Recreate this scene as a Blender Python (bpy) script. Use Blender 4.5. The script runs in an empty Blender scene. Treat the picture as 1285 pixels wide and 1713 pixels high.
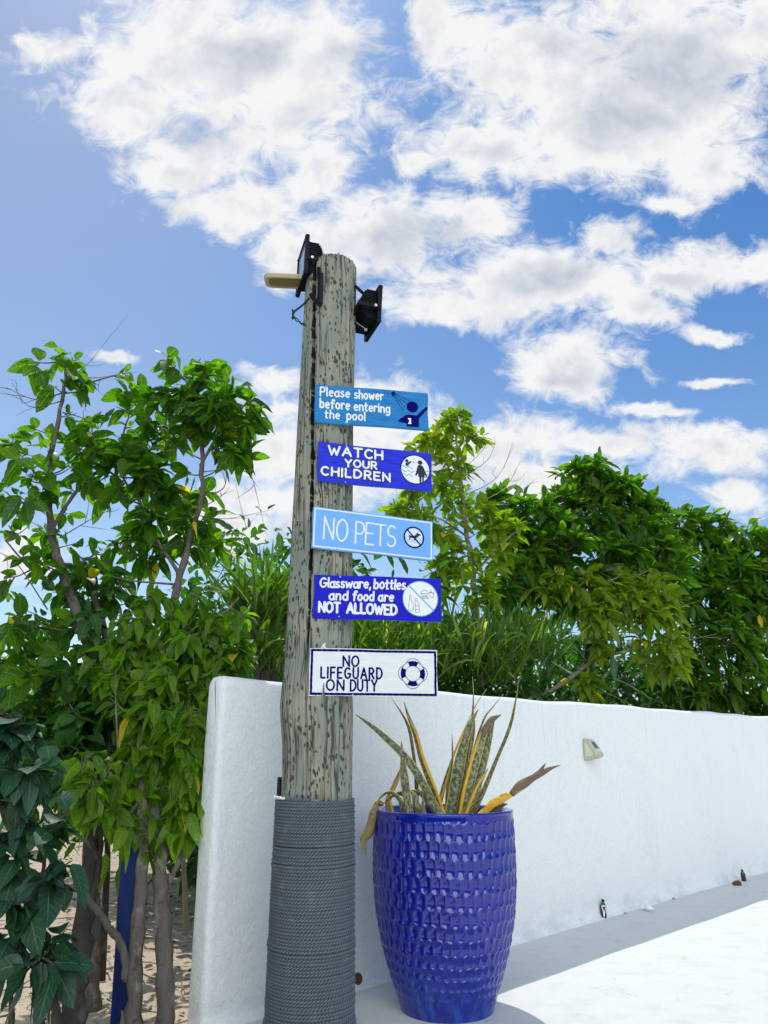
import bpy, bmesh, math, random
import numpy as np
from mathutils import Vector, Matrix

random.seed(7)
rng = np.random.default_rng(11)
R = math.radians
scene = bpy.context.scene
col = scene.collection

# ------------------------------------------------------------------ camera
F_PX, CX, CY, CAM_H = 1280.0, 642.5, 856.5, 1.3      # photograph is 1285 x 1713
PITCH = R(17.13)
cam_d = bpy.data.cameras.new('camera')
cam = bpy.data.objects.new('camera', cam_d)
col.objects.link(cam)
cam.location = (0, 0, CAM_H)
cam.rotation_euler = (R(90) + PITCH, 0, 0)
cam_d.sensor_fit = 'VERTICAL'
cam_d.sensor_height = 36.0
cam_d.lens = 36.0 * F_PX / 1713.0
cam_d.clip_start = 0.05
cam_d.clip_end = 3000
scene.camera = cam
CP, SP = math.cos(PITCH), math.sin(PITCH)


def ray(px, py):
    x = (px - CX) / F_PX
    y = -(py - CY) / F_PX
    return Vector((x, CP - y * SP, SP + y * CP))


def at(px, py, Y):
    d = ray(px, py)
    return Vector((0, 0, CAM_H)) + d * (Y / d.y)


def on_ground(px, py, z=0.0):
    d = ray(px, py)
    return Vector((0, 0, CAM_H)) + d * ((z - CAM_H) / d.z)


# ------------------------------------------------------------------ colour management
scene.view_settings.view_transform = 'Standard'
scene.view_settings.look = 'None'
scene.view_settings.gamma = 1.0
scene.view_settings.exposure = 0.50
scene.view_settings.use_curve_mapping = False
scene.cycles.max_bounces = 10
scene.cycles.diffuse_bounces = 5
scene.cycles.glossy_bounces = 4
scene.cycles.transmission_bounces = 6
scene.cycles.use_denoising = True
scene.cycles.sample_clamp_indirect = 6.0

# ------------------------------------------------------------------ sun
SUN_EL = R(65.5)
SUN_H = Vector((-0.25, 0.97, 0)).normalized()          # horizontal direction towards the sun
sun_dir = SUN_H * math.cos(SUN_EL) + Vector((0, 0, math.sin(SUN_EL)))
sl = bpy.data.lights.new('sun', 'SUN')
sl.energy = 2.2
sl.angle = R(0.5)
sl.color = (1.0, 0.965, 0.9)
so = bpy.data.objects.new('sun', sl)
col.objects.link(so)
so.rotation_euler = sun_dir.to_track_quat('Z', 'Y').to_euler()
so.location = sun_dir * 30

# ------------------------------------------------------------------ node helpers


class G:
    """tiny helper round a node tree"""

    def __init__(self, nt):
        self.nt = nt

    def n(self, t, **kw):
        nd = self.nt.nodes.new(t)
        for k, v in kw.items():
            setattr(nd, k, v)
        return nd

    def put(self, sock, v):
        if hasattr(v, 'is_linked') or isinstance(v, bpy.types.NodeSocket):
            self.nt.links.new(v, sock)
        else:
            sock.default_value = v

    def m(self, op, a, b=0.0, c=None, clamp=False):
        nd = self.n('ShaderNodeMath', operation=op, use_clamp=clamp)
        self.put(nd.inputs[0], a)
        self.put(nd.inputs[1], b)
        if c is not None:
            self.put(nd.inputs[2], c)
        return nd.outputs[0]

    def v(self, op, a, b=(0, 0, 0), c=None, out=0):
        nd = self.n('ShaderNodeVectorMath', operation=op)
        self.put(nd.inputs[0], a)
        self.put(nd.inputs[1], b)
        if c is not None:
            self.put(nd.inputs[2], c)
        return nd.outputs[out]

    def xyz(self, x, y, z=0.0):
        nd = self.n('ShaderNodeCombineXYZ')
        for i, q in enumerate((x, y, z)):
            self.put(nd.inputs[i], q)
        return nd.outputs[0]

    def sep(self, vec):
        nd = self.n('ShaderNodeSeparateXYZ')
        self.put(nd.inputs[0], vec)
        return nd.outputs

    def noise(self, vec, scale, detail=4.0, rough=0.5, dist=0.0, color=False, lac=2.0):
        nd = self.n('ShaderNodeTexNoise')
        self.put(nd.inputs['Vector'], vec)
        nd.inputs['Scale'].default_value = scale
        nd.inputs['Detail'].default_value = detail
        nd.inputs['Roughness'].default_value = rough
        nd.inputs['Distortion'].default_value = dist
        nd.inputs['Lacunarity'].default_value = lac
        return nd.outputs[1 if color else 0]

    def vor(self, vec, scale, feature='F1', rnd=1.0, out=0):
        nd = self.n('ShaderNodeTexVoronoi', feature=feature)
        self.put(nd.inputs['Vector'], vec)
        nd.inputs['Scale'].default_value = scale
        nd.inputs['Randomness'].default_value = rnd
        return nd.outputs[out]

    def ss(self, x, lo, hi, a=0.0, b=1.0):
        nd = self.n('ShaderNodeMapRange', interpolation_type='SMOOTHSTEP')
        self.put(nd.inputs[0], x)
        for i, q in enumerate((lo, hi, a, b)):
            self.put(nd.inputs[i + 1], q)
        return nd.outputs[0]

    def mix(self, f, a, b, mode='MIX'):
        nd = self.n('ShaderNodeMix', data_type='RGBA', blend_type=mode)
        self.put(nd.inputs[0], f)
        for s, q in ((nd.inputs[6], a), (nd.inputs[7], b)):
            if isinstance(q, tuple) and len(q) == 3:
                q = q + (1.0,)
            self.put(s, q)
        return nd.outputs[2]

    def ramp(self, f, stops):
        nd = self.n('ShaderNodeValToRGB')
        el = nd.color_ramp.elements
        while len(el) < len(stops):
            el.new(0.5)
        for e, (p, c) in zip(el, stops):
            e.position = p
            e.color = tuple(c) + (1.0,)
        self.put(nd.inputs[0], f)
        return nd.outputs[0]

    def bump(self, h, strength=0.3, dist=0.01, normal=None):
        nd = self.n('ShaderNodeBump')
        nd.inputs['Strength'].default_value = strength
        nd.inputs['Distance'].default_value = dist
        self.put(nd.inputs['Height'], h)
        if normal is not None:
            self.put(nd.inputs['Normal'], normal)
        return nd.outputs[0]


# ------------------------------------------------------------------ sky with clouds (world)
world = bpy.data.worlds.new('World')
scene.world = world
world.use_nodes = True
nt = world.node_tree
nt.nodes.clear()
g = G(nt)
sky = g.n('ShaderNodeTexSky', sky_type='NISHITA')
sky.sun_disc = False
sky.sun_elevation = SUN_EL
sky.sun_rotation = math.atan2(SUN_H.x, SUN_H.y)
sky.altitude = 0
sky.air_density = 1.0
sky.dust_density = 0.6
sky.ozone_density = 2.2
dirv = g.n('ShaderNodeTexCoord').outputs['Generated']
# fixed axes of the cloud field (a direction in the sky, 17 degrees up)
fw = g.v('DOT_PRODUCT', dirv, (0, CP, SP), out=1)
uu = g.v('DOT_PRODUCT', dirv, (1, 0, 0), out=1)
vv = g.v('DOT_PRODUCT', dirv, (0, -SP, CP), out=1)
front = g.ss(fw, 0.15, 0.35)
fws = g.m('MAXIMUM', fw, 0.15)
U = g.m('DIVIDE', uu, fws)
V = g.m('DIVIDE', vv, fws)
uv = g.xyz(U, V)
warp = g.noise(uv, 4.5, 4, 0.55, color=True)
warp2 = g.noise(uv, 16.0, 4, 0.6, color=True)
uvw = g.v('ADD', uv, g.v('MULTIPLY', g.v('SUBTRACT', warp, (.5, .5, .5)), (.10, .08, 0)))
uvw = g.v('ADD', uvw, g.v('MULTIPLY', g.v('SUBTRACT', warp2, (.5, .5, .5)), (.045, .036, 0)))
# centre px, py, radius x, radius y of each cloud mass
CLOUDS = [
    (350, 90, 250, 120), (470, 190, 150, 130), (300, 270, 110, 80), (90, 75, 90, 40), (400, 350, 130, 45), (560, 80, 100, 120),
    (230, 180, 120, 70), (520, 290, 70, 60), (30, 60, 40, 20),
    (900, 110, 200, 140), (1130, 110, 190, 190), (790, 245, 130, 65), (1010, 240, 170, 90), (1190, 270, 100, 60), (730, 50, 50, 80),
    (700, 275, 50, 28), (1120, 330, 70, 24), (1280, 40, 60, 90),
    (640, 385, 170, 62), (770, 345, 90, 36), (480, 425, 60, 55), (560, 440, 90, 40),
    (890, 480, 230, 70), (1150, 450, 170, 45), (740, 515, 130, 42), (1010, 400, 80, 45), (1060, 520, 80, 30), (1270, 450, 60, 28),
    (950, 615, 110, 55), (1200, 560, 70, 20), (1190, 637, 72, 13), 
    (600, 690, 170, 62), (470, 760, 70, 40), (650, 770, 200, 70), (840, 730, 180, 50), (1000, 735, 140, 30), (1200, 750, 95, 42),
    (1235, 835, 60, 32), (465, 645, 55, 26), (900, 800, 200, 40), (450, 835, 90, 32), (1080, 690, 90, 16), (190, 592, 55, 14), 
    (40, 930, 60, 40), (480, 690, 40, 20), (380, 880, 120, 50),
]
dist = None
for (px, py, rx, ry) in CLOUDS:
    k_ = 1.12 if ry > 24 else .85
    sx, sy = F_PX / (rx * k_), F_PX / (ry * k_)
    u0, v0 = (px - CX) / F_PX, -(py - CY) / F_PX
    d_ = g.v('LENGTH', g.v('MULTIPLY_ADD', uvw, (sx, sy, 0), (-u0 * sx, -v0 * sy, 0)), out=1)
    if dist is None:
        dist = d_
    else:
        dist = g.m('SMOOTH_MIN', dist, d_, 0.25)
fb = g.noise(uv, 9.0, 12, 0.60, dist=0.3)
fb2 = g.noise(g.v('MULTIPLY', uv, (1, 1.5, 1)), 22.0, 10, 0.66, dist=0.9)
D = g.m('SUBTRACT', 1.02, dist)
D = g.m('ADD', D, g.m('MULTIPLY', g.m('SUBTRACT', fb, 0.5), 2.1))
D = g.m('ADD', D, g.m('MULTIPLY', g.m('SUBTRACT', fb2, 0.5), 1.5))
# everywhere else the sky has scattered clouds of the same kind
gen = g.noise(dirv, 2.6, 9, 0.58)
# added unseen cloud mass behind the viewer lights wall and pot; clear blue elsewhere
fill_bank = g.ss(g.v('DOT_PRODUCT', dirv, (0.16, -0.84, 0.52), out=1), 0.84, 0.95)
Dg = g.m('MULTIPLY', g.m('SUBTRACT', gen, g.m('SUBTRACT', 0.60, g.m('MULTIPLY', fill_bank, 0.24))), 7.0)
D = g.m('ADD', g.m('MULTIPLY', D, front), g.m('MULTIPLY', Dg, g.m('SUBTRACT', 1.0, front)))
cover = g.ss(D, -0.12, 0.58)
cover = g.m('POWER', cover, 0.85)
# grey undersides where the masses are thick, and billows shaded from the sun's side
off = g.v('ADD', uv, (-0.012, 0.022, 0))
fbs = g.noise(off, 7.0, 4, 0.55, dist=0.3)
fbl = g.noise(uv, 7.0, 4, 0.55, dist=0.3)
relief = g.m('MULTIPLY', g.m('SUBTRACT', fbs, fbl), 2.3)
GREY = [(440, 95, 150, 70), (600, 100, 60, 60), (1130, 110, 150, 90), (1040, 190, 110, 70), (930, 60, 70, 50), (680, 395, 130, 42),
        (900, 460, 110, 35), (1130, 460, 70, 20), (330, 210, 80, 45), (620, 470, 70, 30), (830, 250, 60, 25), (700, 790, 120, 30), (960, 640, 60, 20)]
gd = None
for (px, py, rx, ry) in GREY:
    sx, sy = F_PX / rx, F_PX / ry
    u0, v0 = (px - CX) / F_PX, -(py - CY) / F_PX
    d_ = g.v('LENGTH', g.v('MULTIPLY_ADD', uvw, (sx, sy, 0), (-u0 * sx, -v0 * sy, 0)), out=1)
    gd = d_ if gd is None else g.m('SMOOTH_MIN', gd, d_, 0.3)
core = g.m('MULTIPLY', g.ss(gd, 1.25, 0.1), front)
fine = g.noise(uv, 22.0, 6, 0.55)
grey = g.m('ADD', g.m('MULTIPLY', core, 0.62), relief)
grey = g.m('ADD', grey, g.m('MULTIPLY', g.m('SUBTRACT', fine, 0.5), 0.50))
grey = g.m('ADD', grey, g.ss(D, 0.45, 1.9, 0.0, 0.66), clamp=True)
ccol = g.mix(grey, (0.645, 0.652, 0.656), (0.36, 0.398, 0.465))
bg_sky = g.n('ShaderNodeBackground')
# the air is paler towards the sun's side (left) and the horizon
tint = g.mix(g.ss(U, -0.62, 0.45), (1.24, 1.24, 1.22), (0.40, 0.80, 1.16))
pale = g.ss(g.sep(dirv)[2], 0.68, 0.15)
tint = g.mix(g.m('MULTIPLY', pale, 0.80), tint, (1.25, 1.32, 1.30))
g.put(bg_sky.inputs[0], g.mix(1.0, sky.outputs[0], tint, 'MULTIPLY'))
bg_sky.inputs[1].default_value = 0.078
bg_c = g.n('ShaderNodeBackground')
# clouds out of view are raised in brightness as added fill light
g.put(bg_c.inputs[0], g.mix(front, (2.25, 2.40, 2.50), ccol))
bg_c.inputs[1].default_value = 1.0
mx = g.n('ShaderNodeMixShader')
upw = g.ss(g.sep(dirv)[2], -0.02, 0.03)
g.put(mx.inputs[0], g.m('MULTIPLY', cover, upw))
nt.links.new(bg_sky.outputs[0], mx.inputs[1])
nt.links.new(bg_c.outputs[0], mx.inputs[2])
wo = g.n('ShaderNodeOutputWorld')
nt.links.new(mx.outputs[0], wo.inputs[0])
world.cycles.sampling_method = 'MANUAL'
world.cycles.sample_map_resolution = 512

# ------------------------------------------------------------------ object helpers


def tag(o, label=None, cat=None, group=None, kind=None):
    if label: o['label'] = label
    if cat: o['category'] = cat
    if group: o['group'] = group
    if kind: o['kind'] = kind
    return o


def empty(name, loc=(0, 0, 0)):
    o = bpy.data.objects.new(name, None)
    o.empty_display_size = 0.1
    o.location = loc
    col.objects.link(o)
    return o


def link(name, me, mat=None, parent=None):
    o = bpy.data.objects.new(name, me)
    col.objects.link(o)
    if mat is not None:
        for mm in (mat if isinstance(mat, (list, tuple)) else [mat]):
            me.materials.append(mm)
    if parent is not None:
        o.parent = parent
        o.matrix_parent_inverse = Matrix.Translation(-parent.location) if parent.parent is None else Matrix.Identity(4)
    return o


class MB:
    """collects pieces of one mesh"""

    def __init__(self):
        self.v = []
        self.f = []
        self.uv = []
        self.n = 0
        self.has_uv = False

    def add(self, verts, faces, uvs=None):
        verts = np.asarray(verts, float).reshape(-1, 3)
        self.v.append(verts)
        self.f.extend([[i + self.n for i in f] for f in faces])
        if uvs is not None:
            self.uv.append(np.asarray(uvs, float)); self.has_uv = True
        else:
            self.uv.append(np.zeros((len(verts), 2)))
        self.n += len(verts)

    def tube(self, pts, rad, sides=8, cap=True):
        P = np.array([tuple(p) for p in pts], float)
        n = len(P)
        rad = np.full(n, rad) if np.isscalar(rad) else np.asarray(rad, float)
        T = np.gradient(P, axis=0)
        T /= np.linalg.norm(T, axis=1)[:, None] + 1e-12
        ref = np.array([1., 0, 0]) if abs(T[0][2]) > 0.7 else np.array([0, 0, 1.])
        vs = []
        a = np.cross(T[0], ref); a /= np.linalg.norm(a)
        for i in range(n):
            a = a - T[i] * np.dot(a, T[i]); a /= np.linalg.norm(a) + 1e-12
            b = np.cross(T[i], a)
            th = np.linspace(0, 2 * np.pi, sides, endpoint=False)
            vs.append(P[i] + rad[i] * (np.cos(th)[:, None] * a + np.sin(th)[:, None] * b))
        vs = np.concatenate(vs)
        fs = []
        for i in range(n - 1):
            for j in range(sides):
                k = (j + 1) % sides
                fs.append([i * sides + j, i * sides + k, (i + 1) * sides + k, (i + 1) * sides + j])
        if cap:
            fs.append(list(range(sides))[::-1])
            fs.append([(n - 1) * sides + j for j in range(sides)])
        L = np.concatenate([[0], np.cumsum(np.linalg.norm(np.diff(P, axis=0), axis=1))])
        uvs = np.array([[j / sides, L[i]] for i in range(n) for j in range(sides)])
        self.add(vs, fs, uvs)

    def box(self, c, s, M=None, bev=0.0):
        bm = bmesh.new()
        bmesh.ops.create_cube(bm, size=1.0)
        bmesh.ops.scale(bm, vec=s, verts=bm.verts)
        if bev > 0:
            bmesh.ops.bevel(bm, geom=bm.edges[:], offset=bev, segments=2, affect='EDGES', profile=0.6)
        self.from_bm(bm, Matrix.Translation(c) if M is None else M @ Matrix.Translation(c))

    def from_bm(self, bm, M=None):
        if M is not None:
            bm.transform(M)
        bm.verts.index_update()
        self.add([v.co[:] for v in bm.verts], [[v.index for v in f.verts] for f in bm.faces])
        bm.free()

    def build(self, name, mat, parent=None, smooth=True, angle=None):
        me = bpy.data.meshes.new(name)
        V = np.concatenate(self.v) if self.v else np.zeros((0, 3))
        me.from_pydata(V.tolist(), [], self.f)
        if self.has_uv:
            uvl = me.uv_layers.new(name='UVMap')
            UVs = np.concatenate(self.uv)
            idx = np.empty(len(me.loops), dtype=np.int32)
            me.loops.foreach_get('vertex_index', idx)
            uvl.data.foreach_set('uv', UVs[idx].astype(np.float32).ravel())
        if smooth:
            me.polygons.foreach_set('use_smooth', np.ones(len(me.polygons), dtype=bool))
        me.update()
        if angle is not None:
            me.set_sharp_from_angle(angle=R(angle))
        return link(name, me, mat, parent)


def smooth_path(pts, n=8):
    P = [np.array(tuple(p), float) for p in pts]
    P = [2 * P[0] - P[1]] + P + [2 * P[-1] - P[-2]]
    out = []
    for i in range(1, len(P) - 2):
        for t in np.linspace(0, 1, n, endpoint=False):
            a, b, c, d = P[i - 1], P[i], P[i + 1], P[i + 2]
            out.append(0.5 * (2 * b + (c - a) * t + (2 * a - 5 * b + 4 * c - d) * t * t + (3 * b - a - 3 * c + d) * t ** 3))
    out.append(P[-2])
    return np.array(out)


# ------------------------------------------------------------------ materials


def new_mat(name):
    m = bpy.data.materials.new(name)
    m.use_nodes = True
    m.node_tree.nodes.clear()
    gg = G(m.node_tree)
    out = gg.n('ShaderNodeOutputMaterial')
    b = gg.n('ShaderNodeBsdfPrincipled')
    m.node_tree.links.new(b.outputs[0], out.inputs[0])
    return m, gg, b, out


def setp(gg, b, **kw):
    names = dict(color='Base Color', rough='Roughness', spec='Specular IOR Level', metal='Metallic', normal='Normal', coat='Coat Weight', coat_rough='Coat Roughness')
    for k, v in kw.items():
        s = b.inputs[names[k]]
        if isinstance(v, tuple) and len(v) == 3:
            v = v + (1.0,)
        gg.put(s, v)


def simple(name, color, rough=0.5, spec=0.4, var=0.12, scale=30.0, bump=0.0, metal=0.0):
    m, q, b, _ = new_mat(name)
    pos = q.n('ShaderNodeTexCoord').outputs['Object']
    nz = q.noise(pos, scale, 5, 0.6)
    c = q.mix(q.m('MULTIPLY', nz, 1.0), tuple(x * (1 - var) for x in color), tuple(min(1, x * (1 + var)) for x in color))
    setp(q, b, color=c, rough=rough, spec=spec, metal=metal)
    if bump:
        setp(q, b, normal=q.bump(nz, bump, 0.004))
    return m


def mat_wall():
    m, q, b, _ = new_mat('white_plaster')
    pos = q.n('ShaderNodeNewGeometry').outputs['Position']
    big = q.noise(pos, 1.1, 5, 0.6)
    streak = q.noise(q.v('MULTIPLY', pos, (9, 9, 0.9)), 1.0, 5, 0.6)
    mask = q.m('MULTIPLY', q.ss(streak, 0.52, 0.78), q.ss(big, 0.40, 0.66))
    c = q.mix(q.m('MULTIPLY', mask, 0.22), (0.84, 0.85, 0.825), (0.64, 0.68, 0.66))
    speck = q.ss(q.vor(pos, 26.0), 0.055, 0.02)
    rare = q.ss(q.noise(pos, 5.0, 2), 0.60, 0.68)
    c = q.mix(q.m('MULTIPLY', q.m('MULTIPLY', speck, rare), 0.7), c, (0.22, 0.23, 0.22))
    # thin scuffs and hairlines
    hl = q.ss(q.m('ABSOLUTE', q.m('SUBTRACT', q.noise(q.v('MULTIPLY', pos, (1.2, 1.2, 3.5)), 1.6, 6, 0.65), 0.5)), 0.004, 0.0)
    c = q.mix(q.m('MULTIPLY', q.m('MULTIPLY', hl, q.ss(q.noise(pos, 2.3, 2), 0.58, 0.66)), 0.5), c, (0.45, 0.47, 0.47))
    gr = q.noise(pos, 70.0, 5, 0.7)
    c = q.mix(q.m('MULTIPLY', q.ss(gr, .60, .38), .16), c, (0.40, 0.43, 0.43))
    z_ = q.sep(pos)[2]
    foot = q.m('MULTIPLY', q.ss(z_, .22, .0), q.ss(q.noise(q.v('MULTIPLY', pos, (3, 3, 6)), 1.0, 5, .65), .42, .66))
    c = q.mix(q.m('MULTIPLY', foot, .45), c, (0.42, 0.46, 0.48))
    drip = q.ss(q.noise(q.v('MULTIPLY', pos, (26, 26, 1.3)), 1.0, 3, .55), .60, .74)
    drip = q.m('MULTIPLY', drip, q.ss(z_, .7, 1.6))
    c = q.mix(q.m('MULTIPLY', drip, .22), c, (0.45, 0.50, 0.50))
    h1 = q.noise(pos, 70.0, 6, 0.7)
    h2 = q.noise(pos, 11.0, 4, 0.6)
    peel = q.m('MULTIPLY', q.ss(q.noise(pos, 28, 5, .6), .5, .56), q.ss(q.noise(q.v('MULTIPLY', pos, (1, 1, .45)), 2.1, 3), .56, .66))
    h = q.m('ADD', q.m('MULTIPLY', h1, 0.55), q.m('ADD', q.m('MULTIPLY', h2, 1.1), q.m('MULTIPLY', peel, .15)))
    setp(q, b, color=c, rough=0.75, spec=0.25, normal=q.bump(h, .75, 0.015))
    return m


def mat_floor():
    m, q, b, _ = new_mat('white_concrete')
    pos = q.n('ShaderNodeNewGeometry').outputs['Position']
    sw = q.noise(q.v('MULTIPLY', pos, (2.2, 3.0, 1)), 2.0, 8, 0.7)
    arc = q.noise(q.v('ADD', q.v('MULTIPLY', pos, (1.0, 1.0, 0)), q.v('MULTIPLY', q.noise(pos, .8, 2, color=True), (1.6, 1.6, 0))), 3.2, 3, .5)
    sw2 = q.noise(q.v('MULTIPLY', pos, (34, 9, 1)), 1.0, 5, 0.6)
    fine = q.noise(pos, 120.0, 4, .7)
    c = q.mix(q.ss(sw, 0.44, 0.80), (0.64, 0.645, 0.605), (0.53, 0.54, 0.51))
    c = q.mix(q.m('MULTIPLY', q.ss(fine, .56, .36), .14), c, (0.35, 0.35, 0.33))
    # thin trowel scratches in patches
    line = q.ss(q.m('ABSOLUTE', q.m('SUBTRACT', arc, 0.5)), 0.010, 0.0)
    c = q.mix(q.m('MULTIPLY', q.m('MULTIPLY', line, q.ss(q.noise(pos, 2.6, 5, .65), .52, .62)), 0.45), c, (0.34, 0.34, 0.32))
    scf = q.m('MULTIPLY', q.ss(sw2, .58, .74), q.ss(q.noise(pos, 1.7, 3), .52, .66))
    c = q.mix(q.m('MULTIPLY', scf, .35), c, (0.40, 0.40, 0.38))
    # dark grains of grit
    sp = q.ss(q.vor(q.v('MULTIPLY', pos, (1, 1, 0)), 38.0), 0.075, 0.03)
    c = q.mix(q.m('MULTIPLY', q.m('MULTIPLY', sp, q.ss(q.noise(pos, 3.7, 4, .6), .56, .66)), 0.8), c, (0.16, 0.16, 0.15))
    h = q.m('ADD', q.m('MULTIPLY', sw, 1.2), q.m('ADD', q.m('MULTIPLY', sw2, 0.8), q.m('MULTIPLY', q.noise(pos, 60, 5, .6), 0.25)))
    setp(q, b, color=c, rough=0.62, spec=0.3, normal=q.bump(h, 0.5, 0.006))
    return m


def mat_sand():
    m, q, b, _ = new_mat('sand')
    pos = q.n('ShaderNodeNewGeometry').outputs['Position']
    n1 = q.noise(pos, 1.3, 6, .6)
    n2 = q.noise(pos, 18, 6, .65)
    c = q.mix(n1, (0.50, 0.40, 0.30), (0.66, 0.55, 0.43))
    c = q.mix(q.ss(n2, .52, .72), c, (0.25, 0.17, 0.10))
    c = q.mix(q.m('MULTIPLY', q.ss(q.vor(pos, 30), .1, .05), .6), c, (0.66, 0.58, 0.46))
    h = q.m('ADD', q.m('MULTIPLY', q.noise(pos, 6, 5, .6), 1.5), q.m('MULTIPLY', n2, .6))
    setp(q, b, color=c, rough=0.95, spec=0.1, normal=q.bump(h, 0.9, 0.05))
    return m


def mat_pole():
    m, q, b, _ = new_mat('weathered_log')
    uvn = q.n('ShaderNodeUVMap').outputs[0]            # u: metres round, v: metres up
    s = q.sep(uvn)
    pos = q.n('ShaderNodeTexCoord').outputs['Object']
    wu = q.m('MULTIPLY', q.m('SUBTRACT', q.noise(q.v('MULTIPLY', uvn, (3, 1.6, 1)), 1.5, 3), .5), .05)
    p2 = q.xyz(q.m('ADD', s[0], wu), s[1])
    grain = q.noise(q.v('MULTIPLY', p2, (120, 2.2, 1)), 1.0, 6, 0.6)
    grain2 = q.noise(q.v('MULTIPLY', p2, (38, 0.9, 1)), 1.0, 5, 0.6)
    blotch = q.noise(q.v('MULTIPLY', p2, (5, 2.5, 1)), 1.0, 5, 0.6)
    c = q.mix(grain, (0.135, 0.150, 0.118), (0.30, 0.33, 0.27))
    c = q.mix(q.ss(blotch, .38, .68), c, q.mix(grain2, (0.24, 0.22, 0.16), (0.43, 0.405, 0.315)))
    # rusty streaks low on the log
    rust = q.m('MULTIPLY', q.ss(q.noise(q.v('MULTIPLY', p2, (16, 3.0, 1)), 1.0, 4, .6), .58, .74), q.ss(s[1], 2.0, 1.55))
    c = q.mix(q.m('MULTIPLY', rust, .75), c, (0.30, 0.13, 0.05))
    # long drying checks
    ck = q.ss(q.m('ABSOLUTE', q.m('SUBTRACT', q.noise(q.v('MULTIPLY', p2, (34, 0.75, 1)), 1.0, 3, .5), .5)), 0.034, 0.0)
    ck = q.m('MULTIPLY', ck, q.ss(q.noise(q.v('MULTIPLY', p2, (9, 1.6, 1)), 1.3, 3), .42, .55))
    # worm holes and gouges
    wob = q.v('ADD', p2, q.v('MULTIPLY', q.v('SUBTRACT', q.noise(uvn, 55, 3, color=True), (.5, .5, .5)), (.012, .02, 0)))
    h1 = q.ss(q.vor(q.v('MULTIPLY', wob, (62, 22, 1)), 1.0), 0.38, 0.20)
    h1 = q.m('MULTIPLY', h1, q.ss(q.noise(q.v('MULTIPLY', uvn, (13, 7, 1)), 1.0, 4, .6), .40, .50))
    h2 = q.ss(q.vor(q.v('MULTIPLY', wob, (34, 17, 1)), 1.0), 0.30, 0.17)
    h2 = q.m('MULTIPLY', h2, q.ss(q.noise(q.v('MULTIPLY', uvn, (6, 3.4, 1)), 1.0, 3), .53, .58))
    hole = q.m('MAXIMUM', h1, h2)
    dark = q.m('MAXIMUM', q.m('MULTIPLY', hole, .88), q.m('MULTIPLY', ck, .85), clamp=True)
    c = q.mix(dark, c, (0.035, 0.026, 0.018))
    h = q.m('SUBTRACT', q.m('ADD', q.m('MULTIPLY', grain, .30), q.m('MULTIPLY', grain2, .35)), q.m('MULTIPLY', dark, 1.3))
    setp(q, b, color=c, rough=0.85, spec=0.2, normal=q.bump(h, 0.8, 0.008))
    return m


def mat_rope():
    m, q, b, _ = new_mat('grey_rope')
    pos = q.n('ShaderNodeTexCoord').outputs['Object']
    n1 = q.noise(pos, 3.0, 4)
    n2 = q.noise(pos, 240.0, 3)
    st = q.ss(q.m('COSINE', q.m('MULTIPLY', q.sep(q.n('ShaderNodeUVMap').outputs[0])[0], 2 * math.pi)), -.95, .1)
    c = q.mix(n1, (0.115, 0.140, 0.162), (0.180, 0.212, 0.240))
    c = q.mix(q.m('MULTIPLY', n2, .5), c, (0.15, 0.168, 0.18))
    c = q.mix(st, (0.022, 0.026, 0.030), c)      # groove shading and dirt between strands put into the colour
    dust = q.ss(q.noise(pos, 14, 4, .6), .56, .72)
    c = q.mix(q.m('MULTIPLY', dust, .30), c, (0.27, 0.28, 0.28))
    setp(q, b, color=c, rough=0.8, spec=0.2, normal=q.bump(n2, 0.4, 0.002))
    return m


def mat_glaze():
    m, q, b, _ = new_mat('blue_glaze')
    pos = q.n('ShaderNodeTexCoord').outputs['Object']
    n1 = q.noise(q.v('MULTIPLY', pos, (1, 1, .6)), 7, 5, .6)
    n2 = q.noise(q.v('MULTIPLY', pos, (30, 30, 4)), 1, 5, .6)
    c = q.mix(n1, (0.001, 0.003, 0.18), (0.003, 0.013, 0.30))
    low = q.ss(q.sep(pos)[2], .34, .05)
    c = q.mix(q.m('MULTIPLY', low, q.ss(n2, .38, .7)), c, (0.012, 0.075, 0.40))
    fine = q.noise(pos, 28, 3)
    b.inputs['IOR'].default_value = 1.5
    setp(q, b, color=c, rough=0.02, spec=.8, coat=0.0, coat_rough=0.04, normal=q.bump(fine, 0.05, 0.006))
    return m


def mat_paint(name, color, dark=None, streak=0.25, rough=0.42):
    """brushed paint on a board, strokes along the board"""
    m, q, b, _ = new_mat(name)
    pos = q.n('ShaderNodeTexCoord').outputs['Object']
    st = q.noise(q.v('MULTIPLY', pos, (7, 1, 150)), 1.0, 5, .65)
    bl = q.noise(q.v('MULTIPLY', pos, (6, 1, 22)), 1.0, 4, .6)
    d = dark or tuple(x * (1 - streak) for x in color)
    li = tuple(min(.9, x + .10 * streak + x * .25 * streak) for x in color)
    c = q.mix(q.ss(st, .3, .7), d, color)
    c = q.mix(q.m('MULTIPLY', q.ss(bl, .55, .75), .6), c, li)
    sc = q.ss(q.vor(pos, 60.0), .06, .02)
    c = q.mix(q.m('MULTIPLY', q.m('MULTIPLY', sc, q.ss(q.noise(pos, 9, 3), .6, .7)), .8), c, (.7, .72, .72))
    setp(q, b, color=c, rough=max(rough, .55), spec=0.18, normal=q.bump(st, 0.25, 0.003))
    return m


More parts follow.
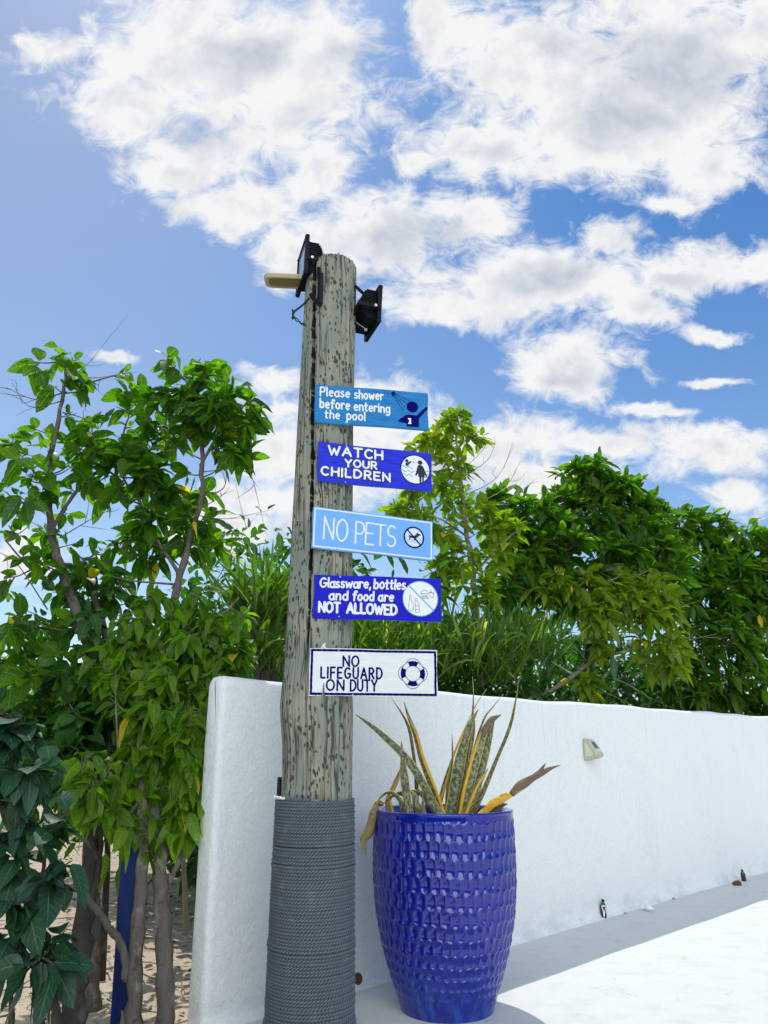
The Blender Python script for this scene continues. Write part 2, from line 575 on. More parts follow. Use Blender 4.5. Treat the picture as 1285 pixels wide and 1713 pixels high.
def mat_leaf(name, dark, light, yellow=(0.70, 0.46, 0.02), yfrac=0.03, trans=0.45, tmul=(2.1, 2.5, 0.45), rough=0.38, vein=0.35):
    m, q, b, out = new_mat(name)
    geo = q.n('ShaderNodeNewGeometry')
    rnd = geo.outputs['Random Per Island']
    pos = geo.outputs['Position']
    uvn = q.n('ShaderNodeUVMap').outputs[0]
    s = q.sep(uvn)
    c = q.mix(rnd, dark, light)
    c = q.mix(q.m('MULTIPLY', q.noise(pos, 1.2, 3), .5), c, tuple(x * .6 for x in dark))
    c = q.mix(q.ss(q.noise(pos, 35, 3), .55, .8), c, tuple(x * 1.25 for x in light))
    r2 = q.m('FRACT', q.m('MULTIPLY', rnd, 37.31))
    yel = q.m('GREATER_THAN', r2, 1.0 - yfrac)
    c = q.mix(yel, c, yellow)
    # midrib and side veins
    mid = q.ss(q.m('ABSOLUTE', s[0]), 0.075, 0.02)
    side = q.m('ABSOLUTE', q.m('SUBTRACT', q.m('FRACT', q.m('SUBTRACT', q.m('MULTIPLY', s[1], 7.0), q.m('MULTIPLY', q.m('ABSOLUTE', s[0]), 1.6))), .5))
    side = q.ss(side, 0.09, 0.03)
    vn = q.m('MAXIMUM', mid, q.m('MULTIPLY', side, .5))
    c = q.mix(q.m('MULTIPLY', vn, vein), c, tuple(min(.6, x * 2.6 + .05) for x in light))
    setp(q, b, color=c, rough=rough, spec=0.45, normal=q.bump(vn, .35, .004))
    tr = q.n('ShaderNodeBsdfTranslucent')
    tc = q.mix(1.0, c, tmul, 'MULTIPLY')
    q.put(tr.inputs[0], tc)
    ms = q.n('ShaderNodeMixShader')
    ms.inputs[0].default_value = trans
    nt_ = m.node_tree
    nt_.links.new(b.outputs[0], ms.inputs[1])
    nt_.links.new(tr.outputs[0], ms.inputs[2])
    nt_.links.new(ms.outputs[0], out.inputs[0])
    return m


def mat_bark(name, a, c2):
    m, q, b, _ = new_mat(name)
    pos = q.n('ShaderNodeNewGeometry').outputs['Position']
    n1 = q.noise(q.v('MULTIPLY', pos, (30, 30, 6)), 1, 5, .65)
    n2 = q.noise(pos, 9, 5, .6)
    n3 = q.ss(q.noise(q.v('MULTIPLY', pos, (12, 12, 22)), 1, 3), .62, .7)
    c = q.mix(n1, a, c2)
    c = q.mix(q.ss(n2, .55, .7), c, tuple(min(.7, x * 1.5) for x in c2))
    c = q.mix(q.m('MULTIPLY', n3, .5), c, (0.03, 0.025, 0.02))
    setp(q, b, color=c, rough=0.9, spec=0.15, normal=q.bump(q.m('ADD', n1, n2), .9, .012))
    return m


def mat_snake():
    m, q, b, _ = new_mat('snake_plant_leaf')
    uvn = q.n('ShaderNodeUVMap').outputs[0]            # u -1..1 across, v metres along
    s = q.sep(uvn)
    rnd = q.n('ShaderNodeObjectInfo').outputs['Random']
    pos = q.n('ShaderNodeNewGeometry').outputs['Position']
    jag = q.noise(q.v('ADD', q.v('MULTIPLY', uvn, (1.6, 42, 1)), q.xyz(0, q.m('MULTIPLY', rnd, 40.0))), 1.0, 4, .6)
    band = q.ss(jag, .46, .56)
    c = q.mix(band, (0.070, 0.085, 0.040), (0.25, 0.27, 0.155))
    mott = q.noise(pos, 70, 4)
    c = q.mix(q.m('MULTIPLY', q.ss(mott, .5, .75), .5), c, (0.33, 0.32, 0.21))
    au = q.m('ABSOLUTE', s[0])
    edge = q.ss(q.m('ADD', au, q.m('MULTIPLY', q.m('SUBTRACT', q.noise(q.v('MULTIPLY', uvn, (1, 14, 1)), 1, 3), .5), .3)), .80, .88)
    c = q.mix(edge, c, (0.74, 0.48, 0.05))
    setp(q, b, color=c, rough=0.45, spec=0.35)
    return m


def mat_flat(name, color, rough=0.55):
    return simple(name, color, rough, .35, .08, 60.0)


M = {}
M['wall'] = mat_wall()
M['floor'] = mat_floor()
M['sand'] = mat_sand()
M['pole'] = mat_pole()
M['rope'] = mat_rope()
M['crack_shade'] = simple('crack_shade_tone', (0.035, 0.030, 0.024), .9, .1, .5, 40, .6)  # near-black stand-in for the shade inside the pole's crack
M['glaze'] = mat_glaze()
M['leaf_left'] = mat_leaf('leaf_dark_green', (0.018, 0.080, 0.010), (0.135, 0.265, 0.014), yfrac=.006, trans=.62)
M['leaf_shade'] = mat_leaf('leaf_blue_green', (0.010, 0.046, 0.022), (0.026, 0.088, 0.034), yfrac=.0, trans=.25, vein=.5, tmul=(1.2, 1.8, .7), rough=.5)
M['leaf_deep'] = mat_leaf('leaf_deep_green', (0.012, 0.058, 0.018), (0.060, 0.160, 0.024), yfrac=.004, trans=.4)
M['leaf_lime'] = mat_leaf('leaf_lime', (0.055, 0.140, 0.010), (0.19, 0.33, 0.018), yfrac=.012, trans=.58)
M['leaf_right'] = mat_leaf('leaf_glossy_green', (0.014, 0.065, 0.010), (0.125, 0.245, 0.016), yfrac=.006, rough=.32, trans=.6)
M['leaf_sun'] = mat_leaf('leaf_yellow_green', (0.095, 0.170, 0.012), (0.26, 0.35, 0.024), yfrac=.02, trans=.55)
M['blade'] = mat_leaf('grass_blade', (0.045, 0.115, 0.016), (0.150, 0.250, 0.035), yellow=(.45, .42, .18), yfrac=.06, trans=.5, vein=.0)
M['bark'] = mat_bark('bark_grey', (0.065, 0.055, 0.045), (0.19, 0.165, 0.14))
M['bark_dark'] = mat_bark('bark_dark', (0.045, 0.036, 0.03), (0.11, 0.09, 0.075))
M['twig'] = mat_bark('bark_pale', (0.20, 0.17, 0.13), (0.36, 0.32, 0.25))
M['snake'] = mat_snake()
M['yellow_leaf'] = simple('yellow_leaf', (0.68, 0.38, 0.03), .5, .3, .3, 40)
M['dry_leaf'] = simple('dry_leaf', (0.17, 0.125, 0.085), .8, .2, .5, 30, .4)
M['tan_leaf'] = simple('withered_leaf', (0.30, 0.24, 0.10), .7, .2, .4, 20, .4)
M['black'] = simple('black_metal', (0.006, 0.007, 0.009), .55, .15, .3, 40)
M['glass'] = simple('lamp_glass', (0.30, 0.36, 0.44), .06, .8, .05, 10)
M['steel'] = simple('worn_steel', (0.45, 0.45, 0.44), .35, .5, .3, 80, metal=.8)
M['beige'] = simple('beige_plastic', (0.42, 0.35, 0.20), .5, .35, .12, 20)
M['beige_dark'] = simple('tan_lens', (0.20, 0.155, 0.07), .35, .4, .1, 20)
M['rubber'] = simple('black_cable', (0.012, 0.012, 0.014), .6, .3, .2, 60)
M['soil'] = simple('potting_soil', (0.035, 0.025, 0.018), .95, .1, .5, 60, .8)
M['white_paint'] = mat_flat('white_lettering', (0.78, 0.79, 0.80))
M['navy'] = simple('navy_paint', (0.003, 0.002, 0.125), .7, .05, .25, 90)
M['ink'] = simple('black_paint', (0.008, 0.009, 0.02), .5, .35, .15, 60)
M['skyblue'] = simple('sky_blue_paint', (0.06, 0.34, 0.66), .5, .35, .15, 60)
M['brown_glass'] = simple('brown_glass', (0.045, 0.012, 0.008), .15, .6, .3, 30)
M['paper'] = simple('white_tissue', (0.78, 0.79, 0.80), .9, .1, .05, 40, .4)
M['dry_clump'] = simple('dry_brown', (0.12, 0.06, 0.03), .9, .15, .5, 60, .7)
M['light_lens'] = simple('pale_lens', (0.62, 0.62, 0.50), .25, .5, .05, 20)
M['light_frame'] = simple('cream_plastic', (0.50, 0.47, 0.31), .4, .4, .06, 20)
M['solar'] = simple('solar_cell', (0.14, 0.14, 0.13), .2, .6, .2, 50)

# ------------------------------------------------------------------ setting: sand, patio


def ground_sheet():
    # fine near the photograph's place, coarse towards the horizon
    xs = np.concatenate([[-900, -300, -100, -40, -20], np.linspace(-12, 16, 85), [24, 50, 110, 300, 900]])
    ys = np.concatenate([[-900, -300, -100, -40, -15], np.linspace(-6, 26, 97), [36, 60, 120, 300, 1200]])
    X, Y = np.meshgrid(xs, ys)
    Z = -0.07 + 0.035 * np.sin(X * 1.7 + Y * .6) * np.cos(Y * 1.3 - X * .4) + 0.02 * np.sin(X * 4.1) * np.sin(Y * 3.7)
    V = np.stack([X, Y, Z], -1).reshape(-1, 3)
    w = len(xs)
    fs = [[j * w + i, j * w + i + 1, (j + 1) * w + i + 1, (j + 1) * w + i] for j in range(len(ys) - 1) for i in range(w - 1)]
    mb = MB(); mb.add(V, fs)
    return tag(mb.build('sand', M['sand']), kind='structure')


ground_sheet()

WALL_A = Vector((0.934, 6.024, 0))
WD = Vector((0.71157, 0.70261, 0)).normalized()
WN = Vector((WD.y, -WD.x, 0))                      # towards the patio
WALL_L = (Vector((-0.874, 4.238, 0)) - WALL_A).dot(WD)   # left end along the wall
WALL_R = 17.0
WALL_T = 0.16
WALL_Z = 1.675


def patio():
    a = WALL_A + WD * (WALL_L + 0.02) - WN * 0.1
    b = WALL_A + WD * WALL_R - WN * 0.1
    c_ = b + Vector((14, -10, 0))
    d = Vector((14, -8, 0)); e = Vector((-9, -8, 0)); f = Vector((-9, 3.0, 0)); f2 = Vector((-0.93, 3.72, 0))
    poly = [a, f2, f, e, d, c_, b]
    bm = bmesh.new()
    vs = [bm.verts.new((p.x, p.y, 0)) for p in poly]
    fc = bm.faces.new(vs)
    r = bmesh.ops.extrude_face_region(bm, geom=[fc])
    for v in [x for x in r['geom'] if isinstance(x, bmesh.types.BMVert)]:
        v.co.z -= 0.14
    bmesh.ops.recalc_face_normals(bm, faces=bm.faces)
    mb = MB(); mb.from_bm(bm)
    return tag(mb.build('patio', M['floor'], smooth=False), kind='structure')


patio()


def build_wall():
    # profile across the wall (s towards the patio, z), swept along it; hand-trowelled unevenness
    half = WALL_T
    prof = [(0.055, 0.0), (0.022, 0.012), (0.006, 0.04), (0.0, 0.09)]
    prof += [(0.0, z) for z in np.linspace(0.2, WALL_Z - 0.07, 14)]
    for a in np.linspace(0, 90, 6)[1:]:
        prof.append((-0.05 + 0.05 * math.cos(R(a)), WALL_Z - 0.05 + 0.05 * math.sin(R(a))))
    for a in np.linspace(90, 180, 6):
        prof.append((-half + 0.05 + 0.05 * math.cos(R(a)), WALL_Z - 0.05 + 0.05 * math.sin(R(a))))
    prof += [(-half, z) for z in np.linspace(WALL_Z - 0.1, -0.15, 8)]
    prof = np.array(prof)
    ts = np.concatenate([WALL_L + 0.035 * (1 - np.cos(np.linspace(0, np.pi / 2, 6))), np.arange(WALL_L + 0.1, WALL_R, 0.12)])
    n = len(prof)
    vs = []
    rr = np.random.default_rng(3)
    ph = rr.uniform(0, 6.28, 8)
    for i, t in enumerate(ts):
        # the end is rounded: the section shrinks towards its middle
        k = min(1.0, (t - WALL_L) / 0.035)
        ins = 0.035 * (1 - math.sqrt(max(0, 1 - (1 - k) ** 2)))
        for (s, z) in prof:
            s2 = s
            if s > -half / 2: s2 = s - ins
            else: s2 = s + ins
            z2 = z - (ins if z > WALL_Z - 0.06 else 0)
            w = 0.004 * math.sin(t * 2.1 + ph[0] + z * 1.3) + 0.003 * math.sin(t * 5.3 + z * 4 + ph[1]) + 0.002 * math.sin(t * 11 + z * 7 + ph[2])
            wz = (0.005 * math.sin(t * 2.7 + ph[3]) + 0.004 * math.sin(t * 7.1 + ph[4])) if z > 1.0 else 0
            if z < 0.05: w *= 0.3
            p = WALL_A + WD * t + WN * (s2 + w)
            vs.append((p.x, p.y, z2 + wz))
    fs = []
    for i in range(len(ts) - 1):
        for j in range(n - 1):
            fs.append([i * n + j, (i + 1) * n + j, (i + 1) * n + j + 1, i * n + j + 1])
    fs.append(list(range(n)))
    mb = MB(); mb.add(vs, fs)
    o = mb.build('boundary_wall', M['wall'], angle=60)
    return tag(o, 'long white plastered wall with rounded top edge behind the pole and blue pot', 'wall')


build_wall()


def wall_pt(px, py, out=0.0):
    d = ray(px, py); o = Vector((0, 0, CAM_H))
    P = WALL_A + WN * out
    t = (P - o).dot(WN) / d.dot(WN)
    return o + d * t


# ------------------------------------------------------------------ wooden pole with rope
POLE_Y = 4.0


def pole_centre(z):
    # axis measured from the photograph: a slight lean to the right going up
    return Vector((float(np.interp(z, [1.17, 1.33, 1.5, 1.73, 2.03, 3.02, 3.77, 4.05], [-.328, -.332, -.341, -.338, -.335, -.330, -.320, -.316])), POLE_Y, z))


pole = empty('wooden_pole', (-0.353, POLE_Y, 0))
tag(pole, 'tall weathered timber log post with rope wrapped base carrying five painted signs', 'post')
POLE_TOP = 4.105
ROPE_TOP = 1.068


def groove_angle(z):
    return R(np.interp(z, [1.6, 1.9, 2.34, 3.02, 3.73, 4.05], [-13, -15, -16, -24, -36, -40]))


def pole_radius(z):
    return float(np.interp(z, [0, 1.17, 1.30, 1.42, 1.5, 1.58, 1.73, 2.03, 2.34, 3.02, 3.77, 4.05], [.172, .1705, .173, .180, .183, .178, .172, .168, .164, .157, .153, .150]))


def build_pole():
    na, nz = 330, 300
    # extra density is not needed: angle grid is even, the groove is 5 mm wide at the surface
    zs = np.linspace(-0.2, POLE_TOP, nz)
    # angles measured from the drying check, whose columns are finer; angle 0 faces -Y
    th = np.concatenate([np.linspace(-np.pi, -.2, 150)[:-1], np.linspace(-.2, .2, 41), np.linspace(.2, np.pi, 150)[1:]])
    na = len(th) - 1
    pr = np.random.default_rng(5)
    phs = pr.uniform(0, 6.28, 12)
    vs, uvs = [], []
    inslot = np.zeros((nz, na + 1), bool)
    for i, z in enumerate(zs):
        c = pole_centre(z); r0 = pole_radius(z)
        ga = groove_angle(z)
        depth = 0.12 * float(np.interp(z, [1.72, 2.1, 2.6], [0, .55, 1.0]))
        wid = float(np.interp(z, [1.72, 2.2, 3.0, 3.6], [0.022, .055, .078, .100]))
        wid *= 1 + .16 * math.sin(z * 23 + 1.3 * math.sin(z * 9)) + .12 * math.sin(z * 61)
        for jj, da in enumerate(th):
            a = da + ga + .010 * math.sin(z * 14 + math.sin(z * 31)) * max(0.0, 1 - abs(da))
            r = r0 * (1 + .012 * math.sin(3 * a + phs[0] + z * .4) + .008 * math.sin(5 * a + phs[1] - z * .7) + .005 * math.sin(9 * a + phs[2] + z * 1.3))
            r += .0016 * math.sin(31 * a + 1.2 * math.sin(z * 3 + phs[3])) + .001 * math.sin(57 * a + 2 * math.sin(z * 2 + phs[4]))
            gx = abs(da) / wid
            if gx < 1.0:
                r -= depth
                inslot[i, jj] = depth > .012
            elif gx < 1.5: r -= .003
            # the piece left of the check sits a little back
            if -1.3 < da < 0:
                r -= .006 * float(np.interp(z, [1.8, 2.6], [0, 1])) * math.exp(da * 1.4)
            zz = z
            if i == nz - 1:
                zz = z - .028 + .012 * math.sin(17 * a + phs[5]) * math.sin(7 * a) - .05 * (1 - math.cos(a - .55)) * .5 + .006 * math.sin(41 * a)
                r *= .985
            elif i == nz - 2:
                zz = z - .035 - .05 * (1 - math.cos(a - .55)) * .5
            elif z > POLE_TOP - .12:
                zz = z - .05 * (1 - math.cos(a - .55)) * .5 * (z - POLE_TOP + .12) / .12
            vs.append((c.x + r * math.sin(a), c.y - r * math.cos(a), zz))
            uvs.append((da * .16, z))
    w = na + 1
    fs = [[i * w + j, i * w + j + 1, (i + 1) * w + j + 1, (i + 1) * w + j] for i in range(nz - 1) for j in range(na)]
    # rough end grain
    base = (nz - 1) * w
    c = pole_centre(POLE_TOP)
    ci = len(vs)
    vs.append((c.x, c.y, POLE_TOP - .05)); uvs.append((.5, POLE_TOP + .2))
    fs += [[base + j, base + j + 1, ci] for j in range(na)]
    mb = MB(); mb.add(vs, fs, uvs)
    o = mb.build('log', [M['pole'], M['crack_shade']], pole, angle=50)
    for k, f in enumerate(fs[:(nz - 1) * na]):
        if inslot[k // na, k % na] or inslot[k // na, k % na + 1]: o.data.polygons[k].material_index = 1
    return o


build_pole()


def build_rope():
    pitch = 0.0148
    r_t = 0.0071
    turns = int((ROPE_TOP + .02) / pitch)
    seg = 300
    N = turns * seg
    sides = 9
    pr = np.random.default_rng(9)
    tt = np.arange(N + 1) / seg                     # turn number from the bottom
    jit = np.interp(tt, np.arange(turns + 2), pr.normal(0, .0007, turns + 2))
    gaps = np.zeros_like(tt)
    for gt in (6.5, 28.2, 53.0, 58.5):
        gaps += .0045 / (1 + np.exp(-(tt - gt) * 8))
    z = .012 + tt * (pitch - .018 / turns) + gaps + jit * .5
    z = z * (ROPE_TOP / z[-1])
    ang = tt * 2 * np.pi
    wav = .0018 * np.sin(ang * .5 + 1) + jit
    for gt, b in ((7, .007), (29, .006), (53, .005)):
        wav += b * np.exp(-((tt - gt) / .8) ** 2)
    R0 = np.array([float(np.interp(q, [0, .15, .318, .65, 1.07], [.201, .198, .196, .193, .187])) for q in z]) + wav
    cx = np.full(len(z), -0.338)
    C = np.stack([cx + R0 * np.sin(ang), POLE_Y - R0 * np.cos(ang), z], -1)
    rad = np.stack([np.sin(ang), -np.cos(ang), np.zeros_like(ang)], -1)
    up = np.array([0, 0, 1.0])
    s = np.concatenate([[0], np.cumsum(np.linalg.norm(np.diff(C, axis=0), axis=1))])
    tw = s / 0.050 * 2 * np.pi                       # three strands, lay of 36 mm
    phi = np.linspace(0, 2 * np.pi, sides, endpoint=False)
    PHI = phi[None, :]
    rr = r_t * (1.0 + .22 * np.cos(3 * (PHI - tw[:, None])))
    V = C[:, None, :] + (rr * np.cos(PHI))[..., None] * rad[:, None, :] + (rr * np.sin(PHI))[..., None] * up
    V = V.reshape(-1, 3)
    i0 = (np.arange(N)[:, None] * sides + np.arange(sides)[None, :])
    i1 = (np.arange(N)[:, None] * sides + (np.arange(sides)[None, :] + 1) % sides)
    faces = np.stack([i0, i1, i1 + sides, i0 + sides], -1).reshape(-1, 4)
    me = bpy.data.meshes.new('rope_wrap')
    me.vertices.add(len(V)); me.vertices.foreach_set('co', V.astype(np.float32).ravel())
    me.loops.add(len(faces) * 4); me.loops.foreach_set('vertex_index', faces.astype(np.int32).ravel())
    me.polygons.add(len(faces))
    me.polygons.foreach_set('loop_start', (np.arange(len(faces)) * 4).astype(np.int32))
    me.polygons.foreach_set('use_smooth', np.ones(len(faces), dtype=bool))
    ph = ((3 * (PHI - tw[:, None])) / (2 * np.pi))
    ph = np.broadcast_to(ph, (N + 1, sides)).copy()
    PH = np.stack([ph[:-1], np.roll(ph, -1, 1)[:-1], np.roll(ph, -1, 1)[1:], ph[1:]], -1)
    PH[:, -1, 1] += 3; PH[:, -1, 2] += 3          # close the seam of each section
    ul = me.uv_layers.new(name='UVMap')
    q_ = PH.reshape(-1); q_ = q_ - np.repeat(np.floor(PH[..., 0].reshape(-1)), 4)
    ul.data.foreach_set('uv', np.stack([q_, np.zeros_like(q_)], -1).astype(np.float32).ravel())
    me.update(calc_edges=True)
    ro = link('rope_wrap', me, M['rope'], pole)
    # white fibre ends tied at the left
    mb = MB()
    for k in range(9):
        a = R(-78 + k * 4.2)
        mb.tube([(-0.338 + .199 * math.sin(a + .02 * q), POLE_Y - .199 * math.cos(a + .02 * q), ROPE_TOP + .004 + .007 * math.sin(q * 2 + k)) for q in range(4)], .0028, 5)
    for k in range(0):
        a = R(-88 + k * 5)
        mb.tube([(-0.338 + .203 * math.sin(a + .03 * q), POLE_Y - .203 * math.cos(a + .03 * q), 0.90 + .004 * k + .012 * math.sin(q * 1.5 + k)) for q in range(5)], .0025, 5)
    wt = link('white_cord', mb.build('tmp', M['paper']).data, None, None)
    bpy.data.objects.remove(bpy.data.objects['tmp'])
    wt.parent = pole; wt.matrix_parent_inverse = Matrix.Translation(-pole.location)
    # black conduit rising behind the rope at the left
    cb = MB()
    cc = at(468, 1300, POLE_Y + .03)
    cb.tube([(cc.x, cc.y, -.05), (cc.x, cc.y, .5), (cc.x, cc.y, cc.z)], .0115, 12)
    cb.build('conduit', M['rubber'], pole, angle=40)
    return ro


build_rope()

# ------------------------------------------------------------------ hand lettering: strokes per glyph (cap height 1)


def A_(cx, cy, rx, ry, a0, a1, n=10):
    return [(cx + rx * math.cos(R(a)), cy + ry * math.sin(R(a))) for a in np.linspace(a0, a1, n)]


def bowl(x, y0, y1, w):          # D-like bowl from the stem
    r = (y1 - y0) / 2
    return [(x, y1)] + A_(x + w - min(r, w * .8), (y0 + y1) / 2, min(r, w * .8), r, 90, -90, 12) + [(x, y0)]


XH = .64
GLY = {
    'A': (.76, [[(0, 0), (.38, 1), (.76, 0)], [(.15, .34), (.61, .34)]]),
    'C': (.68, [A_(.40, .5, .38, .5, 48, 312, 16)]),
    'D': (.72, [[(0, 0), (0, 1)], bowl(0, 0, 1, .70)]),
    'E': (.56, [[(.54, 1), (0, 1), (0, 0), (.56, 0)], [(0, .52), (.46, .52)]]),
    'F': (.54, [[(.54, 1), (0, 1), (0, 0)], [(0, .52), (.44, .52)]]),
    'G': (.76, [A_(.40, .5, .38, .5, 50, 350, 18) + [(.76, .44), (.46, .44)]]),
    'H': (.68, [[(0, 0), (0, 1)], [(.68, 0), (.68, 1)], [(0, .5), (.68, .5)]]),
    'I': (.02, [[(0, 0), (0, 1)]]),
    'L': (.50, [[(0, 1), (0, 0), (.5, 0)]]),
    'N': (.68, [[(0, 0), (0, 1), (.68, 0), (.68, 1)]]),
    'O': (.78, [A_(.39, .5, .39, .5, 90, 450, 24)]),
    'P': (.56, [[(0, 0), (0, 1)], bowl(0, .45, 1, .56)]),
    'R': (.62, [[(0, 0), (0, 1)], bowl(0, .48, 1, .56), [(.24, .47), (.62, 0)]]),
    'S': (.58, [A_(.29, .74, .27, .26, 40, 250, 11) + A_(.29, .25, .29, .25, 70, -150, 11)]),
    'T': (.70, [[(0, 1), (.70, 1)], [(.35, 1), (.35, 0)]]),
    'U': (.66, [[(0, 1)] + A_(.33, .33, .33, .33, 180, 360, 12) + [(.66, 1)]]),
    'W': (1.0, [[(0, 1), (.27, 0), (.5, .72), (.73, 0), (1.0, 1)]]),
    'Y': (.68, [[(0, 1), (.34, .48), (.68, 1)], [(.34, .48), (.34, 0)]]),
    'a': (.50, [A_(.25, .30, .24, .32, 40, 320, 14), [(.48, XH), (.48, .1), (.54, 0)]]),
    'b': (.52, [[(.02, 1), (.02, 0)], A_(.26, .31, .25, .32, 180, -180, 18)]),
    'd': (.52, [[(.5, 1), (.5, 0)], A_(.26, .31, .25, .32, 0, 360, 18)]),
    'e': (.48, [[(.03, .33), (.45, .36)] + A_(.25, .32, .23, .32, 10, 310, 14)]),
    'f': (.40, [[(.44, .9)] + A_(.30, .82, .14, .18, 60, 180, 7) + [(.16, -.02)], [(0, .60), (.36, .62)]]),
    'g': (.52, [A_(.25, .33, .24, .31, 30, 330, 14), [(.49, XH), (.49, -.12)] + A_(.26, -.14, .23, .18, 0, -150, 8)]),
    'h': (.50, [[(.02, 1), (.02, 0)], [(.02, .36)] + A_(.25, .40, .23, .24, 160, 0, 9) + [(.48, 0)]]),
    'i': (.06, [[(.03, XH), (.03, 0)], [(.03, .86), (.05, .88)]]),
    'l': (.06, [[(.03, 1), (.03, .06), (.08, 0)]]),
    'n': (.50, [[(.02, XH), (.02, 0)], [(.02, .36)] + A_(.25, .40, .23, .24, 160, 0, 9) + [(.48, 0)]]),
    'o': (.52, [A_(.26, .32, .25, .32, 90, 450, 20)]),
    'p': (.52, [[(.02, XH), (.02, -.30)], A_(.26, .32, .25, .32, 180, -180, 18)]),
    'r': (.36, [[(.02, XH), (.02, 0)], [(.02, .36)] + A_(.24, .40, .20, .24, 160, 45, 7)]),
    's': (.40, [A_(.21, .48, .17, .155, 45, 250, 9) + A_(.19, .165, .19, .16, 70, -150, 9)]),
    't': (.36, [[(.14, .92), (.14, .12)] + A_(.26, .12, .12, .12, 180, 300, 5), [(0, .62), (.34, .64)]]),
    'w': (.74, [[(.0, XH), (.16, 0), (.37, .52), (.56, 0), (.74, XH)]]),
    ',': (.10, [[(.08, .06), (.02, -.18)]]),
}


def ribbon(mb, pts, wid, z0, dome, taper=.12, closed=False):
    """a brush stroke lying on the board: domed strip with round ends; pts in board metres (x, z)"""
    P = np.array(pts, float)
    # resample
    d = np.linalg.norm(np.diff(P, axis=0), axis=1)
    keep = np.concatenate([[True], d > 1e-6]); P = P[keep]
    out = [P[0]]
    for a, b in zip(P[:-1], P[1:]):
        k = max(1, int(np.linalg.norm(b - a) / (wid * .5)))
        for t in range(1, k + 1):
            out.append(a + (b - a) * t / k)
    P = np.array(out)
    n = len(P)
    if n < 2: return
    T = np.gradient(P, axis=0); T /= np.linalg.norm(T, axis=1)[:, None] + 1e-9
    if np.linalg.norm(P[0] - P[-1]) < 1e-4:
        t0 = (P[1] - P[-2]); t0 /= np.linalg.norm(t0); T[0] = t0; T[-1] = t0
    Nn = np.stack([-T[:, 1], T[:, 0]], -1)
    w = np.full(n, wid / 2)
    wob = 1 + .07 * np.sin(np.arange(n) * 1.3 + random.random() * 6)
    w = w * wob
    secs = []
    # miter limit: corners just overlap, discs fill them
    offs = [-1, -.8, 0, .8, 1]
    hs = [0, .8, 1, .8, 0]
    V, F = [], []
    for i in range(n):
        for o_, h in zip(offs, hs):
            q = P[i] + Nn[i] * w[i] * o_
            V.append((q[0], -(z0 + dome * h), q[1]))
    for i in range(n - 1):
        for j in range(4):
            F.append([i * 5 + j, i * 5 + j + 1, (i + 1) * 5 + j + 1, (i + 1) * 5 + j])
    mb.add(V, F)
    # discs at ends and at sharp corners
    idx = [0, n - 1]
    for i in range(1, n - 1):
        a = P[i] - P[i - 1]; b = P[i + 1] - P[i]
        if np.dot(a, b) < .8 * np.linalg.norm(a) * np.linalg.norm(b): idx.append(i)
    for i in idx:
        V, F = [], []
        m_ = 12
        V.append((P[i][0], -(z0 + dome * 1.02), P[i][1]))
        for rr_, h in ((.8, .8), (1.0, 0)):
            for k in range(m_):
                a = 2 * math.pi * k / m_
                V.append((P[i][0] + w[i] * rr_ * math.cos(a), -(z0 + dome * h * .97), P[i][1] + w[i] * rr_ * math.sin(a)))
        for k in range(m_):
            k2 = (k + 1) % m_
            F.append([0, 1 + k, 1 + k2]); F.append([1 + k, 1 + m_ + k, 1 + m_ + k2, 1 + k2])
        mb.add(V, F)


def write(mb, text, x0, x1, y0, y1, cap, wid, z0, dome, spacing=.26, slant=0.0, jitter=.02, narrow=1.0, grow=0.0):
    """text from x0 to x1 on a baseline running from y0 to y1"""
    space = .34
    tot = 0
    for ch in text:
        tot += space if ch == ' ' else GLY[ch][0] + spacing
    tot -= spacing
    rs = random.Random(hash(text) % 1000 if False else sum(map(ord, text)))
    sx = (x1 - x0) / tot
    x = 0
    for k, ch in enumerate(text):
        if ch == ' ':
            x += space; continue
        w_, strokes = GLY[ch]
        jy = rs.uniform(-jitter, jitter) * cap
        js = 1 + rs.uniform(-jitter, jitter)
        ja = rs.uniform(-jitter, jitter) * .8
        for si, st in enumerate(strokes):
            pts = []
            for (gx, gy) in st:
                X = x0 + (x + gx) * sx + (slant + ja) * gy * cap
                t = (X - x0) / (x1 - x0)
                pts.append((X, y0 + (y1 - y0) * t + jy + gy * cap * js))
            ribbon(mb, pts, wid + grow, z0, dome * (1 + .06 * si))
        x += w_ + spacing


def poly(mb, pts, z0, th=.0004):
    """a flat painted shape with a hair of thickness"""
    n = len(pts)
    # ear-clip by bmesh triangulation so that concave outlines fill properly
    bm = bmesh.new()
    vs = [bm.verts.new((p[0], -z0 - th, p[1])) for p in pts]
    f = bm.faces.new(vs)
    f.normal_update()
    if f.normal.y > 0: f.normal_flip()
    bmesh.ops.triangulate(bm, faces=bm.faces[:])
    mb.from_bm(bm)


def disc(mb, cx, cy, rx, ry, z0, n=36, th=.0004):
    poly(mb, [(cx + rx * math.cos(2 * math.pi * k / n), cy + ry * math.sin(2 * math.pi * k / n)) for k in range(n)], z0, th)


def ringpoly(mb, cx, cy, r0, r1, a0, a1, z0, th=.0004, n=14):
    V, F = [], []
    for i, a in enumerate(np.linspace(a0, a1, n)):
        for r in (r0, r1):
            V.append((cx + r * math.cos(R(a)), -z0 - th, cy + r * math.sin(R(a))))
    for i in range(n - 1):
        F.append([2 * i, 2 * i + 1, 2 * i + 3, 2 * i + 2])
    mb.add(V, F)


